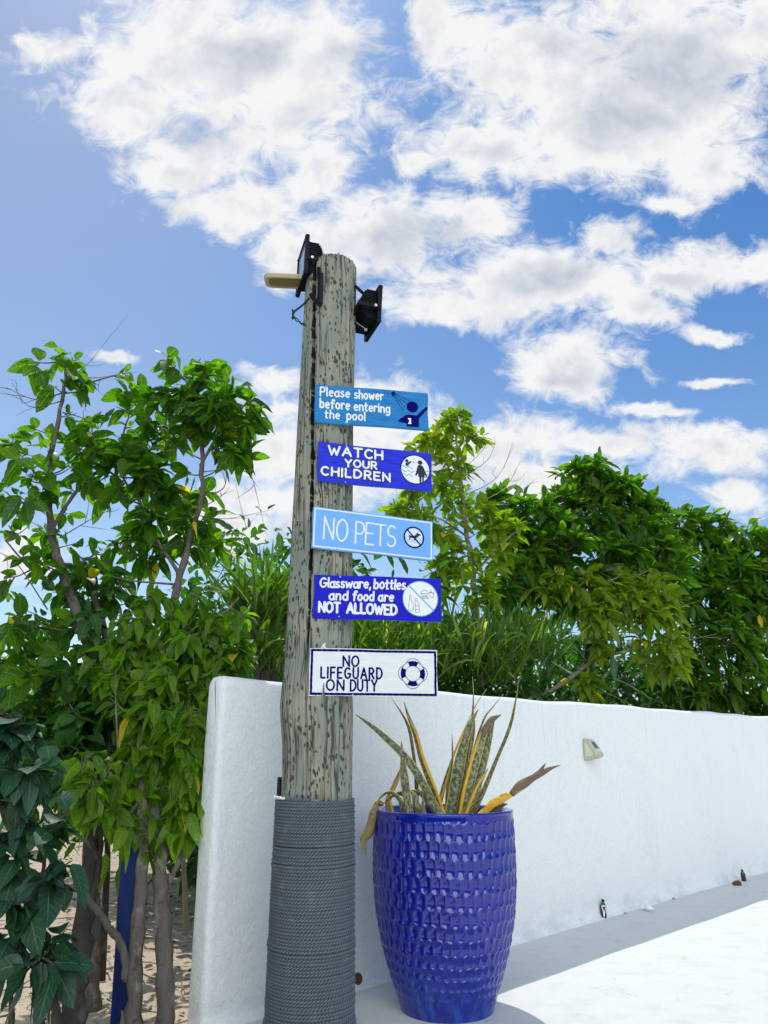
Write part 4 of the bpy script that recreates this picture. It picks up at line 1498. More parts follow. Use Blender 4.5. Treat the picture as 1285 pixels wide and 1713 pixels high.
def build_pot():
    root = empty('flower_pot', POT)
    tag(root, 'tall glossy cobalt blue ceramic pot with rows of dimples', 'pot')
    zk = [0, .015, .06, .13, .22, .32, .45, .60, .75, .86, .93, POT_H]
    rk = [.236, .248, .262, .288, .318, .347, .374, .389, .391, .389, .388, .384]
    nz, na = 440, 880
    rows, cells = 14, 50
    z_lo, z_hi = .045, .930
    zs = np.linspace(0, POT_H - .012, nz)
    th = np.linspace(0, 2 * np.pi, na, endpoint=False)
    # smooth profile
    r0 = np.interp(zs, zk, rk)
    kern = np.hanning(61); kern /= kern.sum()
    r0 = np.convolve(np.pad(r0, 30, mode='edge'), kern, 'valid')
    TH, ZZ = np.meshgrid(th, zs)
    # rows get lower towards the foot
    v = np.clip((ZZ - z_lo) / (z_hi - z_lo), 0, 1) ** .72 * rows
    pr = np.random.default_rng(2)
    v = v + .05 * np.sin(TH * 3 + 1) + .04 * np.sin(TH * 7)
    u = TH / (2 * np.pi) * cells
    best = np.full(TH.shape, 9.0); second = np.full(TH.shape, 9.0)
    r_i = np.floor(v)
    jx = pr.normal(0, .05, (rows + 4, cells)); jy = pr.normal(0, .05, (rows + 4, cells))
    for dr in (-1, 0, 1):
        row = r_i + dr
        sh = np.mod(row, 2) * .5
        cu = np.floor(u - sh)
        for dc in (-1, 0, 1, 2):
            cc = cu + dc
            ii = np.clip(row + 1, 0, rows + 3).astype(int); jj = np.mod(cc, cells).astype(int)
            X = cc + .5 + sh + jx[ii, jj] - u
            Y = (row + .5 + jy[ii, jj] - v) * 1.22
            d = np.sqrt(X * X + Y * Y)
            nb = d < best
            second = np.where(nb, best, np.minimum(second, d))
            best = np.where(nb, d, best)
    ridge = np.exp(-((second - best) / .11) ** 2)
    dim = np.clip(1 - best / .62, 0, 1)
    hgt = .0026 * ridge - .0082 * np.clip(1 - (best / .60) ** 2, 0, 1)
    fade = np.clip((ZZ - .035) / .09, 0, 1) * np.clip((.938 - ZZ) / .012, 0, 1)
    fade = fade * np.clip((ZZ + .1) / .35, .35, 1)
    RR = r0[:, None] + hgt * fade
    X = RR * np.sin(TH); Y = -RR * np.cos(TH)
    V = np.stack([X, Y, ZZ], -1).reshape(-1, 3)
    fs = []
    idx = np.arange(nz * na).reshape(nz, na)
    a = idx[:-1, :]; b = np.roll(idx, -1, 1)[:-1, :]; c = np.roll(idx, -1, 1)[1:, :]; d = idx[1:, :]
    fs = np.stack([a, b, c, d], -1).reshape(-1, 4).tolist()
    # rim: rolled lip then down inside
    rim = [(.389, POT_H - .010), (.390, POT_H - .003), (.386, POT_H + .002), (.372, POT_H + .004), (.352, POT_H + .001), (.344, POT_H - .008), (.342, POT_H - .03), (.338, POT_H - .14)]
    VV = [V]
    base = (nz - 1) * na
    start = nz * na
    for k, (r, z) in enumerate(rim):
        VV.append(np.stack([r * np.sin(th), -r * np.cos(th), np.full(na, z)], -1))
        p0 = base if k == 0 else start + (k - 1) * na
        p1 = start + k * na
        fs += [[p0 + i, p0 + (i + 1) % na, p1 + (i + 1) % na, p1 + i] for i in range(na)]
    fs.append(list(range(na))[::-1])
    mb = MB(); mb.add(np.concatenate(VV), fs)
    o = mb.build('pot_body', M['glaze'], None); o.parent = root
    # soil
    mb = MB()
    rr = [0, .1, .2, .3, .339]
    V = [(0, 0, POT_H - .085)]
    F = []
    n = 40
    for r in rr[1:]:
        for k in range(n):
            a = 2 * math.pi * k / n
            V.append((r * math.sin(a), -r * math.cos(a), POT_H - .09 + .012 * math.sin(k * 1.7 + r * 40) * (r < .33)))
    for k in range(n):
        F.append([0, 1 + k, 1 + (k + 1) % n])
    for i in range(3):
        for k in range(n):
            F.append([1 + i * n + k, 1 + (i + 1) * n + k, 1 + (i + 1) * n + (k + 1) % n, 1 + i * n + (k + 1) % n])
    mb.add(V, F)
    o = mb.build('soil', M['soil'], None); o.parent = root
    return root


build_pot()

# ------------------------------------------------------------------ snake plant in the pot
snake = empty('snake_plant', POT + Vector((0, 0, POT_H - .09)))
tag(snake, 'straggly striped snake plant with yellow edged upright leaves growing in the blue pot', 'plant')


def sp(x, y):                     # from the enlarged detail back to the photograph's pixels
    return 560 + x / 3.2125, 1130 + y / 3.2125


def strap(ctrl, width, mat='snake', y0=4.6, y1=4.6, curl=.25, twist=0.0, tipw=.05, wfun=None, facing=0.0, seed=0):
    px = [sp(*c) for c in ctrl]
    n0 = len(px)
    pts = [at(p[0], p[1], y0 + (y1 - y0) * (i / (n0 - 1))) for i, p in enumerate(px)]
    # root it below the soil
    if ctrl[0][1] > 690 and seed >= 0:
        b = pts[0] + (pts[0] - pts[1]).normalized() * .10
        b.z = min(b.z, POT_H - .10)
        pts = [b] + pts
    P = smooth_path(pts, 8)
    n = len(P)
    T = np.gradient(P, axis=0); T /= np.linalg.norm(T, axis=1)[:, None]
    L = np.concatenate([[0], np.cumsum(np.linalg.norm(np.diff(P, axis=0), axis=1))])
    s = L / L[-1]
    V, F, UVs = [], [], []
    cols = [-1, -.72, -.35, 0, .35, .72, 1]
    rs = random.Random(seed + int(width * 10) + len(ctrl) * 7)
    ph = rs.uniform(0, 6)
    for i in range(n):
        view = np.array([math.sin(facing), -math.cos(facing), .1])
        side = np.cross(T[i], view); side /= np.linalg.norm(side) + 1e-9
        nn = np.cross(side, T[i])
        if twist:
            a = twist * s[i] + .15 * math.sin(s[i] * 9 + ph)
            side, nn = side * math.cos(a) + nn * math.sin(a), nn * math.cos(a) - side * math.sin(a)
        w = width / 2 * (min(1, .62 + s[i] * 2.2)) * (1 - max(0, (s[i] - .55) / .45) ** 1.7 * (1 - tipw))
        w *= 1 + .06 * math.sin(s[i] * 14 + ph)
        for c in cols:
            V.append(P[i] + side * w * c - nn * (curl * w * (c * c - .4)) * 1.0)
            UVs.append((c, L[i]))
    m = len(cols)
    for i in range(n - 1):
        for j in range(m - 1):
            F.append([i * m + j, i * m + j + 1, (i + 1) * m + j + 1, (i + 1) * m + j])
    mb = MB(); mb.add(V, F, UVs)
    o = mb.build('leaf', M[mat], snake)
    md = o.modifiers.new('thick', 'SOLIDIFY'); md.thickness = .0022; md.offset = 0
    return o


K = 1 / 3.2125 * .00345       # enlarged pixel to metres at the pot
strap([(560, 740), (490, 610), (390, 450), (240, 305), (112, 208)], 40 * K, y0=4.50, y1=4.35, seed=1)
strap([(580, 745), (530, 610), (470, 450), (435, 320), (395, 215), (372, 140)], 33 * K, y0=4.52, y1=4.5, seed=2, curl=.5)
strap([(590, 745), (545, 620), (480, 455), (440, 320), (388, 205)], 14 * K, 'yellow_leaf', y0=4.50, y1=4.485, seed=21, curl=.5)
strap([(442, 720), (438, 560), (420, 400), (390, 260), (305, 118)], 22 * K, y0=4.66, y1=4.62, seed=3, twist=1.0)
strap([(400, 735), (376, 560), (366, 440), (358, 350)], 42 * K, y0=4.42, y1=4.42, seed=4, tipw=.02)
strap([(300, 735), (285, 670), (325, 580), (368, 470)], 30 * K, 'tan_leaf', y0=4.55, y1=4.60, seed=5, twist=.6)
strap([(310, 720), (300, 660), (340, 560), (356, 500)], 11 * K, 'yellow_leaf', y0=4.53, y1=4.58, seed=51, twist=.6)
strap([(372, 738), (350, 670), (300, 628), (245, 655), (216, 715)], 26 * K, y0=4.40, y1=4.38, seed=6, twist=1.2)
strap([(400, 735), (370, 640), (310, 650), (262, 690)], 24 * K, 'dry_leaf', y0=4.55, y1=4.5, seed=61, twist=.8)
strap([(565, 745), (520, 690), (470, 635), (410, 615)], 46 * K, y0=4.45, y1=4.52, seed=7, curl=.7)
strap([(470, 745), (440, 690), (425, 640), (395, 620)], 40 * K, y0=4.40, y1=4.44, seed=71, curl=.6)
strap([(605, 745), (610, 600), (632, 450), (630, 310)], 25 * K, y0=4.55, y1=4.56, seed=8, twist=1.3)
strap([(555, 740), (590, 580), (650, 395), (715, 250), (742, 190)], 24 * K, y0=4.62, y1=4.66, seed=9, twist=1.6)
strap([(560, 700), (600, 570), (645, 410), (700, 290), (745, 232)], 10 * K, 'yellow_leaf', y0=4.61, y1=4.645, seed=91, twist=1.6)
strap([(622, 745), (655, 560), (690, 390), (730, 260), (772, 182)], 58 * K, y0=4.50, y1=4.52, seed=10, curl=.5)
strap([(660, 745), (700, 500), (745, 300), (750, 215)], 40 * K, y0=4.60, y1=4.6, seed=101, curl=.5)
strap([(665, 740), (705, 480), (738, 240), (745, 110), (740, 5)], 22 * K, y0=4.58, y1=4.56, seed=11, twist=1.2)
strap([(680, 740), (700, 450), (735, 225), (770, 140), (818, 72)], 18 * K, y0=4.66, y1=4.68, seed=12, twist=1.4)
strap([(690, 748), (720, 600), (765, 430), (800, 310), (848, 232)], 52 * K, y0=4.44, y1=4.46, seed=13, curl=.45, tipw=.3)
strap([(672, 748), (700, 600), (745, 430), (790, 305)], 15 * K, 'yellow_leaf', y0=4.435, y1=4.45, seed=131, curl=.4)
strap([(728, 748), (775, 560), (820, 380), (852, 240)], 46 * K, y0=4.52, y1=4.54, seed=14, curl=.4, tipw=.4)
strap([(792, 330), (820, 262), (846, 232), (895, 210)], 34 * K, mat='dry_leaf', y0=4.45, y1=4.46, seed=-1, curl=.8, twist=.7)
strap([(700, 740), (745, 420), (800, 240), (850, 170), (906, 100)], 20 * K, y0=4.70, y1=4.74, seed=15, twist=1.2)
strap([(742, 748), (800, 620), (875, 440), (940, 280), (972, 140), (986, 45)], 24 * K, y0=4.50, y1=4.44, seed=16, twist=1.0)
strap([(708, 748), (745, 660), (790, 560), (825, 498)], 30 * K, y0=4.40, y1=4.41, seed=17, curl=.5)
strap([(705, 748), (735, 670), (775, 580), (820, 508)], 12 * K, 'yellow_leaf', y0=4.392, y1=4.40, seed=171, curl=.5)
strap([(790, 748), (850, 690), (940, 640), (1012, 608)], 40 * K, 'yellow_leaf', y0=4.40, y1=4.38, seed=18, curl=.5, twist=.5, tipw=.3)
strap([(950, 640), (1020, 570), (1090, 530), (1150, 500), (1212, 483)], 46 * K, 'dry_leaf', y0=4.38, y1=4.36, seed=-2, curl=.9, twist=1.8)
strap([(1040, 570), (1095, 520), (1120, 490), (1134, 472)], 22 * K, 'dry_leaf', y0=4.37, y1=4.36, seed=-3, curl=.6, twist=.8)
strap([(850, 745), (890, 700), (930, 690)], 40 * K, 'dry_leaf', y0=4.44, y1=4.42, seed=19, curl=.7, twist=.5)
strap([(480, 745), (476, 700), (470, 640)], 20 * K, y0=4.38, y1=4.38, seed=20)
strap([(395, 742), (385, 700), (370, 650)], 24 * K, y0=4.37, y1=4.37, seed=22, curl=.4)
strap([(225, 700), (205, 770), (180, 850), (158, 880), (166, 962)], 46 * K, 'tan_leaf', y0=4.47, y1=4.50, seed=-4, curl=.6, twist=.5)
strap([(262, 690), (228, 690), (208, 740), (200, 800)], 30 * K, y0=4.50, y1=4.46, seed=-5, curl=.6, twist=.5)

# ------------------------------------------------------------------ small things along the wall


def bottle(px, py, hgt, lean, label_, with_label):
    p = on_ground(px, py)
    root = empty('bottle', p)
    tag(root, label_, 'bottle', 'small brown bottles left along the wall')
    prof = [(0, .0), (.021, .0), (.024, .004), (.024, .62 * hgt), (.021, .72 * hgt), (.012, .82 * hgt), (.010, .94 * hgt)]
    n = 18
    V, F = [], []
    for (r, z) in prof:
        for k in range(n):
            V.append((r * math.cos(6.2832 * k / n), r * math.sin(6.2832 * k / n), z))
    for i in range(len(prof) - 1):
        for k in range(n):
            F.append([i * n + k, i * n + (k + 1) % n, (i + 1) * n + (k + 1) % n, (i + 1) * n + k])
    F.append([(len(prof) - 1) * n + k for k in range(n)])
    mb = MB(); mb.add(V, F)
    o = mb.build('glass_body', M['brown_glass'], None, angle=45); o.parent = root
    mb = MB(); mb.tube([(0, 0, .92 * hgt), (0, 0, hgt), (.001, 0, 1.02 * hgt)], [.012, .012, .010], 12)
    o = mb.build('cap', M['black'], None, angle=40); o.parent = root
    if with_label:
        V, F = [], []
        k0 = 14
        for j in range(2 * k0 // 2 + 1):
            a = R(-70 + j * 9)
            zt = (.78 - .1 * abs(math.sin(j * 1.9))) * hgt; zb = (.30 + .25 * math.sin(j * .8 + 1)) * hgt
            rt = .0225 if zt > .66 * hgt else .0250
            V.append((.0252 * math.sin(a), -.0252 * math.cos(a), zb)); V.append((rt * math.sin(a), -rt * math.cos(a), zt))
        for j in range(len(V) // 2 - 1): F.append([2 * j, 2 * j + 2, 2 * j + 3, 2 * j + 1])
        mb = MB(); mb.add(V, F)
        o = mb.build('torn_label', M['paper'], None); o.parent = root
    root.rotation_euler = (R(lean), R(lean * .5), R(25))
    return root


bottle(1010, 1536, .135, 2, 'small brown bottle with torn white label standing alone at the wall foot', True)
bottle(1245, 1474, .105, -4, 'small dark brown bottle beside the dry brown clump at the wall foot', False)


def lump(name, px, py, size, mat, label_, cat, seed, sq=(1, 1, .7), crumple=.4):
    p = on_ground(px, py)
    bm = bmesh.new()
    bmesh.ops.create_icosphere(bm, subdivisions=4, radius=1.0)
    rs = np.random.default_rng(seed)
    dirs = rs.normal(size=(22, 3)); dirs /= np.linalg.norm(dirs, axis=1)[:, None]
    amp = rs.uniform(-1, 1, 22)
    for v in bm.verts:
        c = np.array(v.co)
        k = 1 + crumple * sum(a * math.exp(-((1 - c @ d) / .09)) for a, d in zip(amp, dirs)) * .6
        v.co = Vector(c * k)
        v.co.x *= size * sq[0]; v.co.y *= size * sq[1]; v.co.z = max(-size * .45, v.co.z * size * sq[2])
        v.co.z += size * .45
    mb = MB(); mb.from_bm(bm)
    o = mb.build(name, M[mat], None, smooth=True, angle=30)
    o.location = p
    return tag(o, label_, cat)


lump('dry_seed_clump', 1234, 1481, .034, 'dry_clump', 'rough brown dry clump lying beside the dark bottle at the wall foot', 'debris', 4, (1.3, 1, .9), .6)


def tissue():
    p = on_ground(1080, 1524)
    mb = MB()
    rs = random.Random(3)
    for (dx, dy, ang, ln) in ((-.018, .01, 20, .05), (.018, -.006, -25, .075), (.012, -.02, -50, .05)):
        pts = [(dx + math.cos(R(ang)) * ln * (t - .35), dy + math.sin(R(ang)) * ln * (t - .35), .016 + .012 * math.sin(t * 3.1)) for t in np.linspace(0, 1, 7)]
        mb.tube(pts, [.008, .017, .021, .018, .015, .013, .008], 9)
    o = mb.build('crumpled_tissue', M['paper'], None, angle=50)
    o.location = p
    md = o.modifiers.new('sub', 'SUBSURF'); md.levels = md.render_levels = 2
    tx = bpy.data.textures.new('crumple', 'CLOUDS'); tx.noise_scale = .012
    dm = o.modifiers.new('crumple', 'DISPLACE'); dm.texture = tx; dm.strength = .012
    return tag(o, 'crumpled white tissue lying on the patio by the wall', 'litter')


tissue()


def fallen_leaf(px, py, size, rz, label_):
    p = on_ground(px, py)
    V, F, U_ = [], [], []
    n = 8
    for i in range(n):
        t = i / (n - 1)
        w = size * .2 * math.sin(math.pi * min(1, t * .96 + .02)) ** .8
        for c in (-1, 0, 1):
            V.append(((t - .5) * size, w * c, .006 + .010 * math.sin(t * 3) * (1 if c else .4)))
    for i in range(n - 1):
        for j in range(2):
            F.append([i * 3 + j, i * 3 + j + 1, (i + 1) * 3 + j + 1, (i + 1) * 3 + j])
    mb = MB(); mb.add(V, F)
    o = mb.build('fallen_leaf', M['dry_leaf'], None)
    o.location = p; o.rotation_euler = (0, 0, rz)
    return tag(o, label_, 'leaf', 'dry leaves on the patio')


fallen_leaf(1047, 1530, .045, .5, 'tiny dark dry leaf between the labelled bottle and the tissue')
fallen_leaf(1128, 1505, .06, .8, 'small dark dry leaf against the wall foot right of the tissue')


def wall_light():
    base = wall_pt(984, 1272)
    root = empty('wall_light', base)
    tag(root, 'small cream wedge shaped solar light fixed on the white wall', 'light')
    root.rotation_euler = (0, 0, math.atan2(WD.y, WD.x))    # x along the wall, -y out of it
    W, Hh = .12, .172
    # side outline (out, up): sloping front, rounded bottom lip
    prof = [(0, 0), (.085, .018), (.112, .030), (.120, .045), (.112, .065), (.060, .140), (.040, .164), (.024, .172), (0, .172)]
    n = len(prof)
    V, F = [], []
    xs = [-W / 2, -W / 2 + .008, W / 2 - .008, W / 2]
    for i, x in enumerate(xs):
        k = .93 if i in (0, 3) else 1.0
        for (o_, z) in prof:
            V.append((x, -o_ * k - .0005, .086 + (z - .086) * (.97 if i in (0, 3) else 1)))
    for i in range(3):
        for j in range(n - 1):
            F.append([i * n + j, (i + 1) * n + j, (i + 1) * n + j + 1, i * n + j + 1])
    F.append(list(range(n))[::-1]); F.append([3 * n + j for j in range(n)][::1])
    mb = MB(); mb.add(V, F)
    bm = bmesh.new(); me_ = bpy.data.meshes.new('t'); me_.from_pydata(np.concatenate(mb.v).tolist(), [], mb.f); bm.from_mesh(me_)
    bmesh.ops.recalc_face_normals(bm, faces=bm.faces); mb = MB(); mb.from_bm(bm)
    o = mb.build('light_body', M['light_frame'], None, angle=35); o.parent = root
    # pale lens over the sloping front, solar cell set above it, lens also wrapping the side
    a = Vector((0, -.112, .065)); b = Vector((0, -.040, .164)); dvec = (b - a)
    nrm = Vector((0, -dvec.z, dvec.y)).normalized() * -1
    if nrm.y > 0: nrm = -nrm

    def plate(t0, t1, w, lift, mat, name):
        mb = MB()
        p0 = a + dvec * t0 + nrm * lift; p1 = a + dvec * t1 + nrm * lift
        q0 = a + dvec * t0; q1 = a + dvec * t1
        V = [(-w / 2, p0.y, p0.z), (w / 2, p0.y, p0.z), (w / 2 * .85, p1.y, p1.z), (-w / 2 * .85, p1.y, p1.z), (-w / 2, q0.y, q0.z), (w / 2, q0.y, q0.z), (w / 2 * .85, q1.y, q1.z), (-w / 2 * .85, q1.y, q1.z)]
        mb.add(V, [[0, 1, 2, 3], [4, 5, 1, 0], [5, 6, 2, 1], [6, 7, 3, 2], [7, 4, 0, 3]])
        o = mb.build(name, M[mat], None, smooth=False); o.parent = root
    plate(-.02, .90, .092, .003, 'light_lens', 'lens')
    plate(.30, .84, .060, .0055, 'solar', 'solar_cell')
    for sx in (-1,):
        mb = MB()
        pts = [(sx * (W / 2 + .0012), -.014, .03), (sx * (W / 2 + .0012), -.082, .040), (sx * (W / 2 + .0012), -.088, .058), (sx * (W / 2 + .0012), -.045, .125), (sx * (W / 2 + .0012), -.016, .148)]
        mb.add(pts, [[0, 1, 2, 3, 4]])
        o = mb.build('side_lens', M['light_lens'], None, smooth=False); o.parent = root
    return root


wall_light()


def wall_cap():
    p = wall_pt(597, 1638)
    bm = bmesh.new()
    bmesh.ops.create_uvsphere(bm, u_segments=24, v_segments=12, radius=.034)
    for v in bm.verts:
        if v.co.z < 0: v.co.z *= .2
        v.co.z *= .8
    mb = MB(); mb.from_bm(bm, Matrix.Translation(p + WN * .002) @ WN.to_track_quat('Z', 'Y').to_matrix().to_4x4())
    o = mb.build('pipe_cap', M['dry_clump'], None)
    return tag(o, 'small brown round pipe cap low on the wall just right of the rope', 'pipe cap')


wall_cap()

# ------------------------------------------------------------------ vegetation


def leaf_arrays(P, Dv, L, W, droop, fold=.25, seed=0, wave=.06, rows=6):
    """many leaves at once: base points P, directions Dv, lengths L, widths W. returns verts, faces, uvs"""
    r = np.random.default_rng(seed)
    N = len(P)
    Dv = Dv / (np.linalg.norm(Dv, axis=1)[:, None] + 1e-9)
    up = np.array([0, 0, 1.0]) + r.normal(0, .55, (N, 3))
    side = np.cross(Dv, up); side /= np.linalg.norm(side, axis=1)[:, None] + 1e-9
    nrm = np.cross(side, Dv)
    t = np.linspace(0, 1, rows)
    prof = np.sin(np.pi * np.clip(t, 0, 1) ** .80) ** .75
    prof[0] = .06; prof[-1] = .0
    cols = np.array([-1.0, 0.0, 1.0])
    wv = r.uniform(0, 6.28, N)
    fo = fold * r.uniform(.3, 1.6, N)
    V = np.zeros((N, rows, 3, 3))
    for i, tt in enumerate(t):
        ctr = P + Dv * (L * tt)[:, None] + np.array([0, 0, -1.0]) * (droop * L * tt * tt)[:, None]
        for j, c in enumerate(cols):
            off = side * (c * W / 2 * prof[i])[:, None]
            lift = nrm * ((fo * abs(c) * W / 2 * prof[i]) + wave * W * np.sin(tt * 9 + wv + c * 1.3) * abs(c) * prof[i])[:, None]
            V[:, i, j] = ctr + off + lift
    base = (np.arange(N) * rows * 3)[:, None]
    tmpl = []
    for i in range(rows - 1):
        for j in range(2):
            tmpl.append([i * 3 + j, i * 3 + j + 1, (i + 1) * 3 + j + 1, (i + 1) * 3 + j])
    tmpl = np.array(tmpl)
    F = (base[:, :, None] + tmpl[None]).reshape(-1, 4)
    uvt = np.array([[c, tt] for tt in t for c in cols])
    UVs = np.tile(uvt, (N, 1))
    return V.reshape(-1, 3), F, UVs


def quick_mesh(name, V, F, UVs, mat, parent=None):
    me = bpy.data.meshes.new(name)
    me.vertices.add(len(V)); me.vertices.foreach_set('co', np.asarray(V, np.float32).ravel())
    F = np.asarray(F, np.int32)
    k = F.shape[1]
    me.loops.add(len(F) * k); me.loops.foreach_set('vertex_index', F.ravel())
    me.polygons.add(len(F)); me.polygons.foreach_set('loop_start', (np.arange(len(F)) * k).astype(np.int32))
    me.polygons.foreach_set('use_smooth', np.ones(len(F), dtype=bool))
    ul = me.uv_layers.new(name='UVMap')
    ul.data.foreach_set('uv', np.asarray(UVs, np.float32)[F.ravel()].ravel())
    me.update(calc_edges=True)
    return link(name, me, mat, parent)


def to_pt(p):
    return np.array(at(*p)) if not isinstance(p, Vector) else np.array(p)


def tree(label, cat, group, limbs, blobs, leaf, mat, bark='bark', seed=1, name='tree', crown_name='crown', trunk_name='trunk', bare=(), twig_r=.006, dens=1.0):
    """limbs: list of ([(px,py,Y),...], r0, r1) measured in the photograph; blobs: (px,py,Y,radius m,number of leafy tips)
    leaf: dict(L, W, droop, k, spread)"""
    r = np.random.default_rng(seed)
    foot = limbs[0][0][0]
    fp = to_pt(foot)
    root = empty(name, (fp[0], fp[1], min(fp[2], 0)))
    tag(root, label, cat, group)
    wood = MB()
    nodes = []
    for (pts, r0, r1) in limbs:
        P = smooth_path([to_pt(p) for p in pts], 7)
        n = len(P)
        P[1:-1] += r.normal(0, r0 * .09, (n - 2, 3))
        rad = np.linspace(r0, r1, n) * (1 + .10 * np.sin(np.arange(n) * 1.9 + seed))
        wood.tube(P, rad, 9)
        nodes.append(P)
    nodes = np.concatenate(nodes)
    tips, tdirs = [], []
    for bl in blobs:
        px, py, Y, rad, cnt = bl[:5]
        sq = bl[5] if len(bl) > 5 else (1, 1, 1)
        c = to_pt((px, py, Y))
        for q in range(max(2, int(round(cnt * dens)))):
            v = r.normal(size=3); v /= np.linalg.norm(v)
            v *= r.uniform(.35, 1.0) ** .5
            p = c + v * rad * np.array(sq)
            p[2] = max(p[2], .25)
            # grow the twig from the nearest wood that lies lower
            dd = np.linalg.norm(nodes - p, axis=1) + .6 * np.maximum(0, nodes[:, 2] - p[2] + .05)
            a = nodes[np.argmin(dd)]
            mid = a * .5 + p * .5 + r.normal(0, .05, 3) * np.linalg.norm(p - a) - np.array([0, 0, .06 * np.linalg.norm(p - a)])
            path = smooth_path([a, mid, p], 4)
            ln = np.linalg.norm(p - a)
            wood.tube(path, np.linspace(twig_r * (1 + min(1.6, ln)), twig_r * .45, len(path)), 5, cap=False)
            nodes = np.concatenate([nodes, path[3:6]])
            tips.append(p); d = p - mid
            tdirs.append(d / (np.linalg.norm(d) + 1e-9))
    # bare twigs
    for (pts, r0) in bare:
        P = smooth_path([to_pt(p) for p in pts], 6)
        wood.tube(P, np.linspace(r0, r0 * .25, len(P)), 5)
        for q in range(3):
            i = r.integers(len(P) // 3, len(P) - 1)
            a = P[i]; d = (P[min(i + 1, len(P) - 1)] - P[i - 1]); d /= np.linalg.norm(d)
            d2 = d + r.normal(0, .6, 3); ln = r.uniform(.07, .22)
            wood.tube(smooth_path([a, a + d2 * ln * .5 + r.normal(0, .02, 3), a + d2 * ln], 4), np.linspace(r0 * .5, r0 * .15, 9), 4)
    wood.build(trunk_name, M[bark], root)
    k = leaf['k']
    tips = np.array(tips); tdirs = np.array(tdirs)
    NP, ND, NL = [], [], []
    for p, d in zip(tips, tdirs):
        a = np.cross(d, [0, 0, 1.0]); a /= np.linalg.norm(a) + 1e-9
        b = np.cross(d, a)
        kk = max(2, int(k * r.uniform(.7, 1.35)))
        ph = r.uniform(0, 6.28)
        for q in range(kk):
            an = ph + q * 2.4 + r.normal(0, .25)
            out = leaf['spread'] * r.uniform(.75, 1.2)
            dv = d * math.cos(out) + (a * math.cos(an) + b * math.sin(an)) * math.sin(out) + np.array([0, 0, -leaf.get('hang', .15)]) * r.uniform(.3, 1.6)
            NP.append(p - d * r.uniform(0, leaf.get('along', .10))); ND.append(dv)
            NL.append(leaf['L'] * (r.uniform(.40, 1.25) ** .9))
    NP = np.array(NP); ND = np.array(ND); NL = np.array(NL)
    W = NL * leaf['W'] * r.uniform(.85, 1.15, len(NL))
    # a short leaf stalk is part of the crown
    dn = ND / np.linalg.norm(ND, axis=1)[:, None]
    V, F, U_ = leaf_arrays(NP + dn * .012, ND, NL, W, leaf['droop'] * r.uniform(.4, 1.6, len(NL)), leaf.get('fold', .3), seed, rows=leaf.get('rows', 6))
    quick_mesh(crown_name, V, F, U_, M[mat], root)
    return root


BIG = dict(L=.165, W=.58, droop=.30, k=5, spread=1.1, hang=.25)
GL = 'trees growing left of the wall'
GR_ = 'trees and shrubs growing behind the wall'

# --- left: tall thin tree at the edge of the frame
tree('tall thin tree at the far left with a sparse pointed top of single leaves', 'tree', GL,
     [([(152, 1790, 4.75), (150, 1600, 4.8), (158, 1400, 4.9), (165, 1180, 5.1), (150, 1080, 5.2), (112, 980, 5.2), (86, 890, 5.2), (82, 800, 5.2), (98, 700, 5.2), (112, 605, 5.2)], .060, .010),
      ([(120, 1000, 5.2), (60, 960, 5.0), (10, 905, 4.9)], .012, .005),
      ([(90, 880, 5.2), (130, 820, 5.3), (190, 760, 5.4), (215, 700, 5.4)], .015, .006),
      ([(140, 1060, 5.2), (70, 1050, 5.0), (20, 1040, 4.8)], .012, .005),
      ([(155, 1130, 5.15), (90, 1150, 4.9), (30, 1130, 4.8)], .014, .006),
      ([(84, 830, 5.2), (50, 780, 5.1), (20, 745, 5.1)], .010, .004)],
     [(112, 608, 5.2, .16, 10), (45, 612, 5.2, .08, 3), (70, 640, 5.2, .13, 4), (125, 660, 5.2, .16, 5), (165, 655, 5.25, .13, 4), (203, 628, 5.25, .08, 3), (228, 645, 5.3, .14, 7),
      (70, 740, 5.2, .24, 13), (130, 720, 5.25, .26, 17), (185, 720, 5.3, .25, 18), (18, 740, 5.1, .10, 4), (40, 800, 5.1, .22, 12), (110, 800, 5.2, .28, 18), (175, 790, 5.3, .24, 16),
      (30, 850, 5.0, .22, 12), (80, 880, 5.2, .28, 16), (35, 925, 4.95, .20, 9), (115, 930, 5.2, .24, 12), (10, 985, 4.9, .10, 4), (15, 1060, 4.8, .28, 22), (70, 1070, 5.0, .30, 24), (120, 1120, 5.1, .32, 26), (30, 1140, 4.8, .30, 26)],
     BIG, 'leaf_left', 'bark', 3, twig_r=.0055, dens=.50,
     bare=[([(112, 655, 5.2), (60, 668, 5.15), (10, 648, 5.1)], .006), ([(108, 670, 5.2), (50, 680, 5.1), (20, 640, 5.1)], .005), ([(115, 628, 5.2), (160, 632, 5.25), (205, 625, 5.3)], .005),
           ([(105, 690, 5.2), (140, 700, 5.2), (150, 712, 5.2)], .005), ([(112, 640, 5.2), (140, 615, 5.2), (156, 600, 5.2)], .004), ([(80, 1020, 5.0), (30, 945, 4.9), (0, 925, 4.9)], .005), ([(100, 900, 5.2), (150, 870, 5.2), (190, 850, 5.2)], .005)])

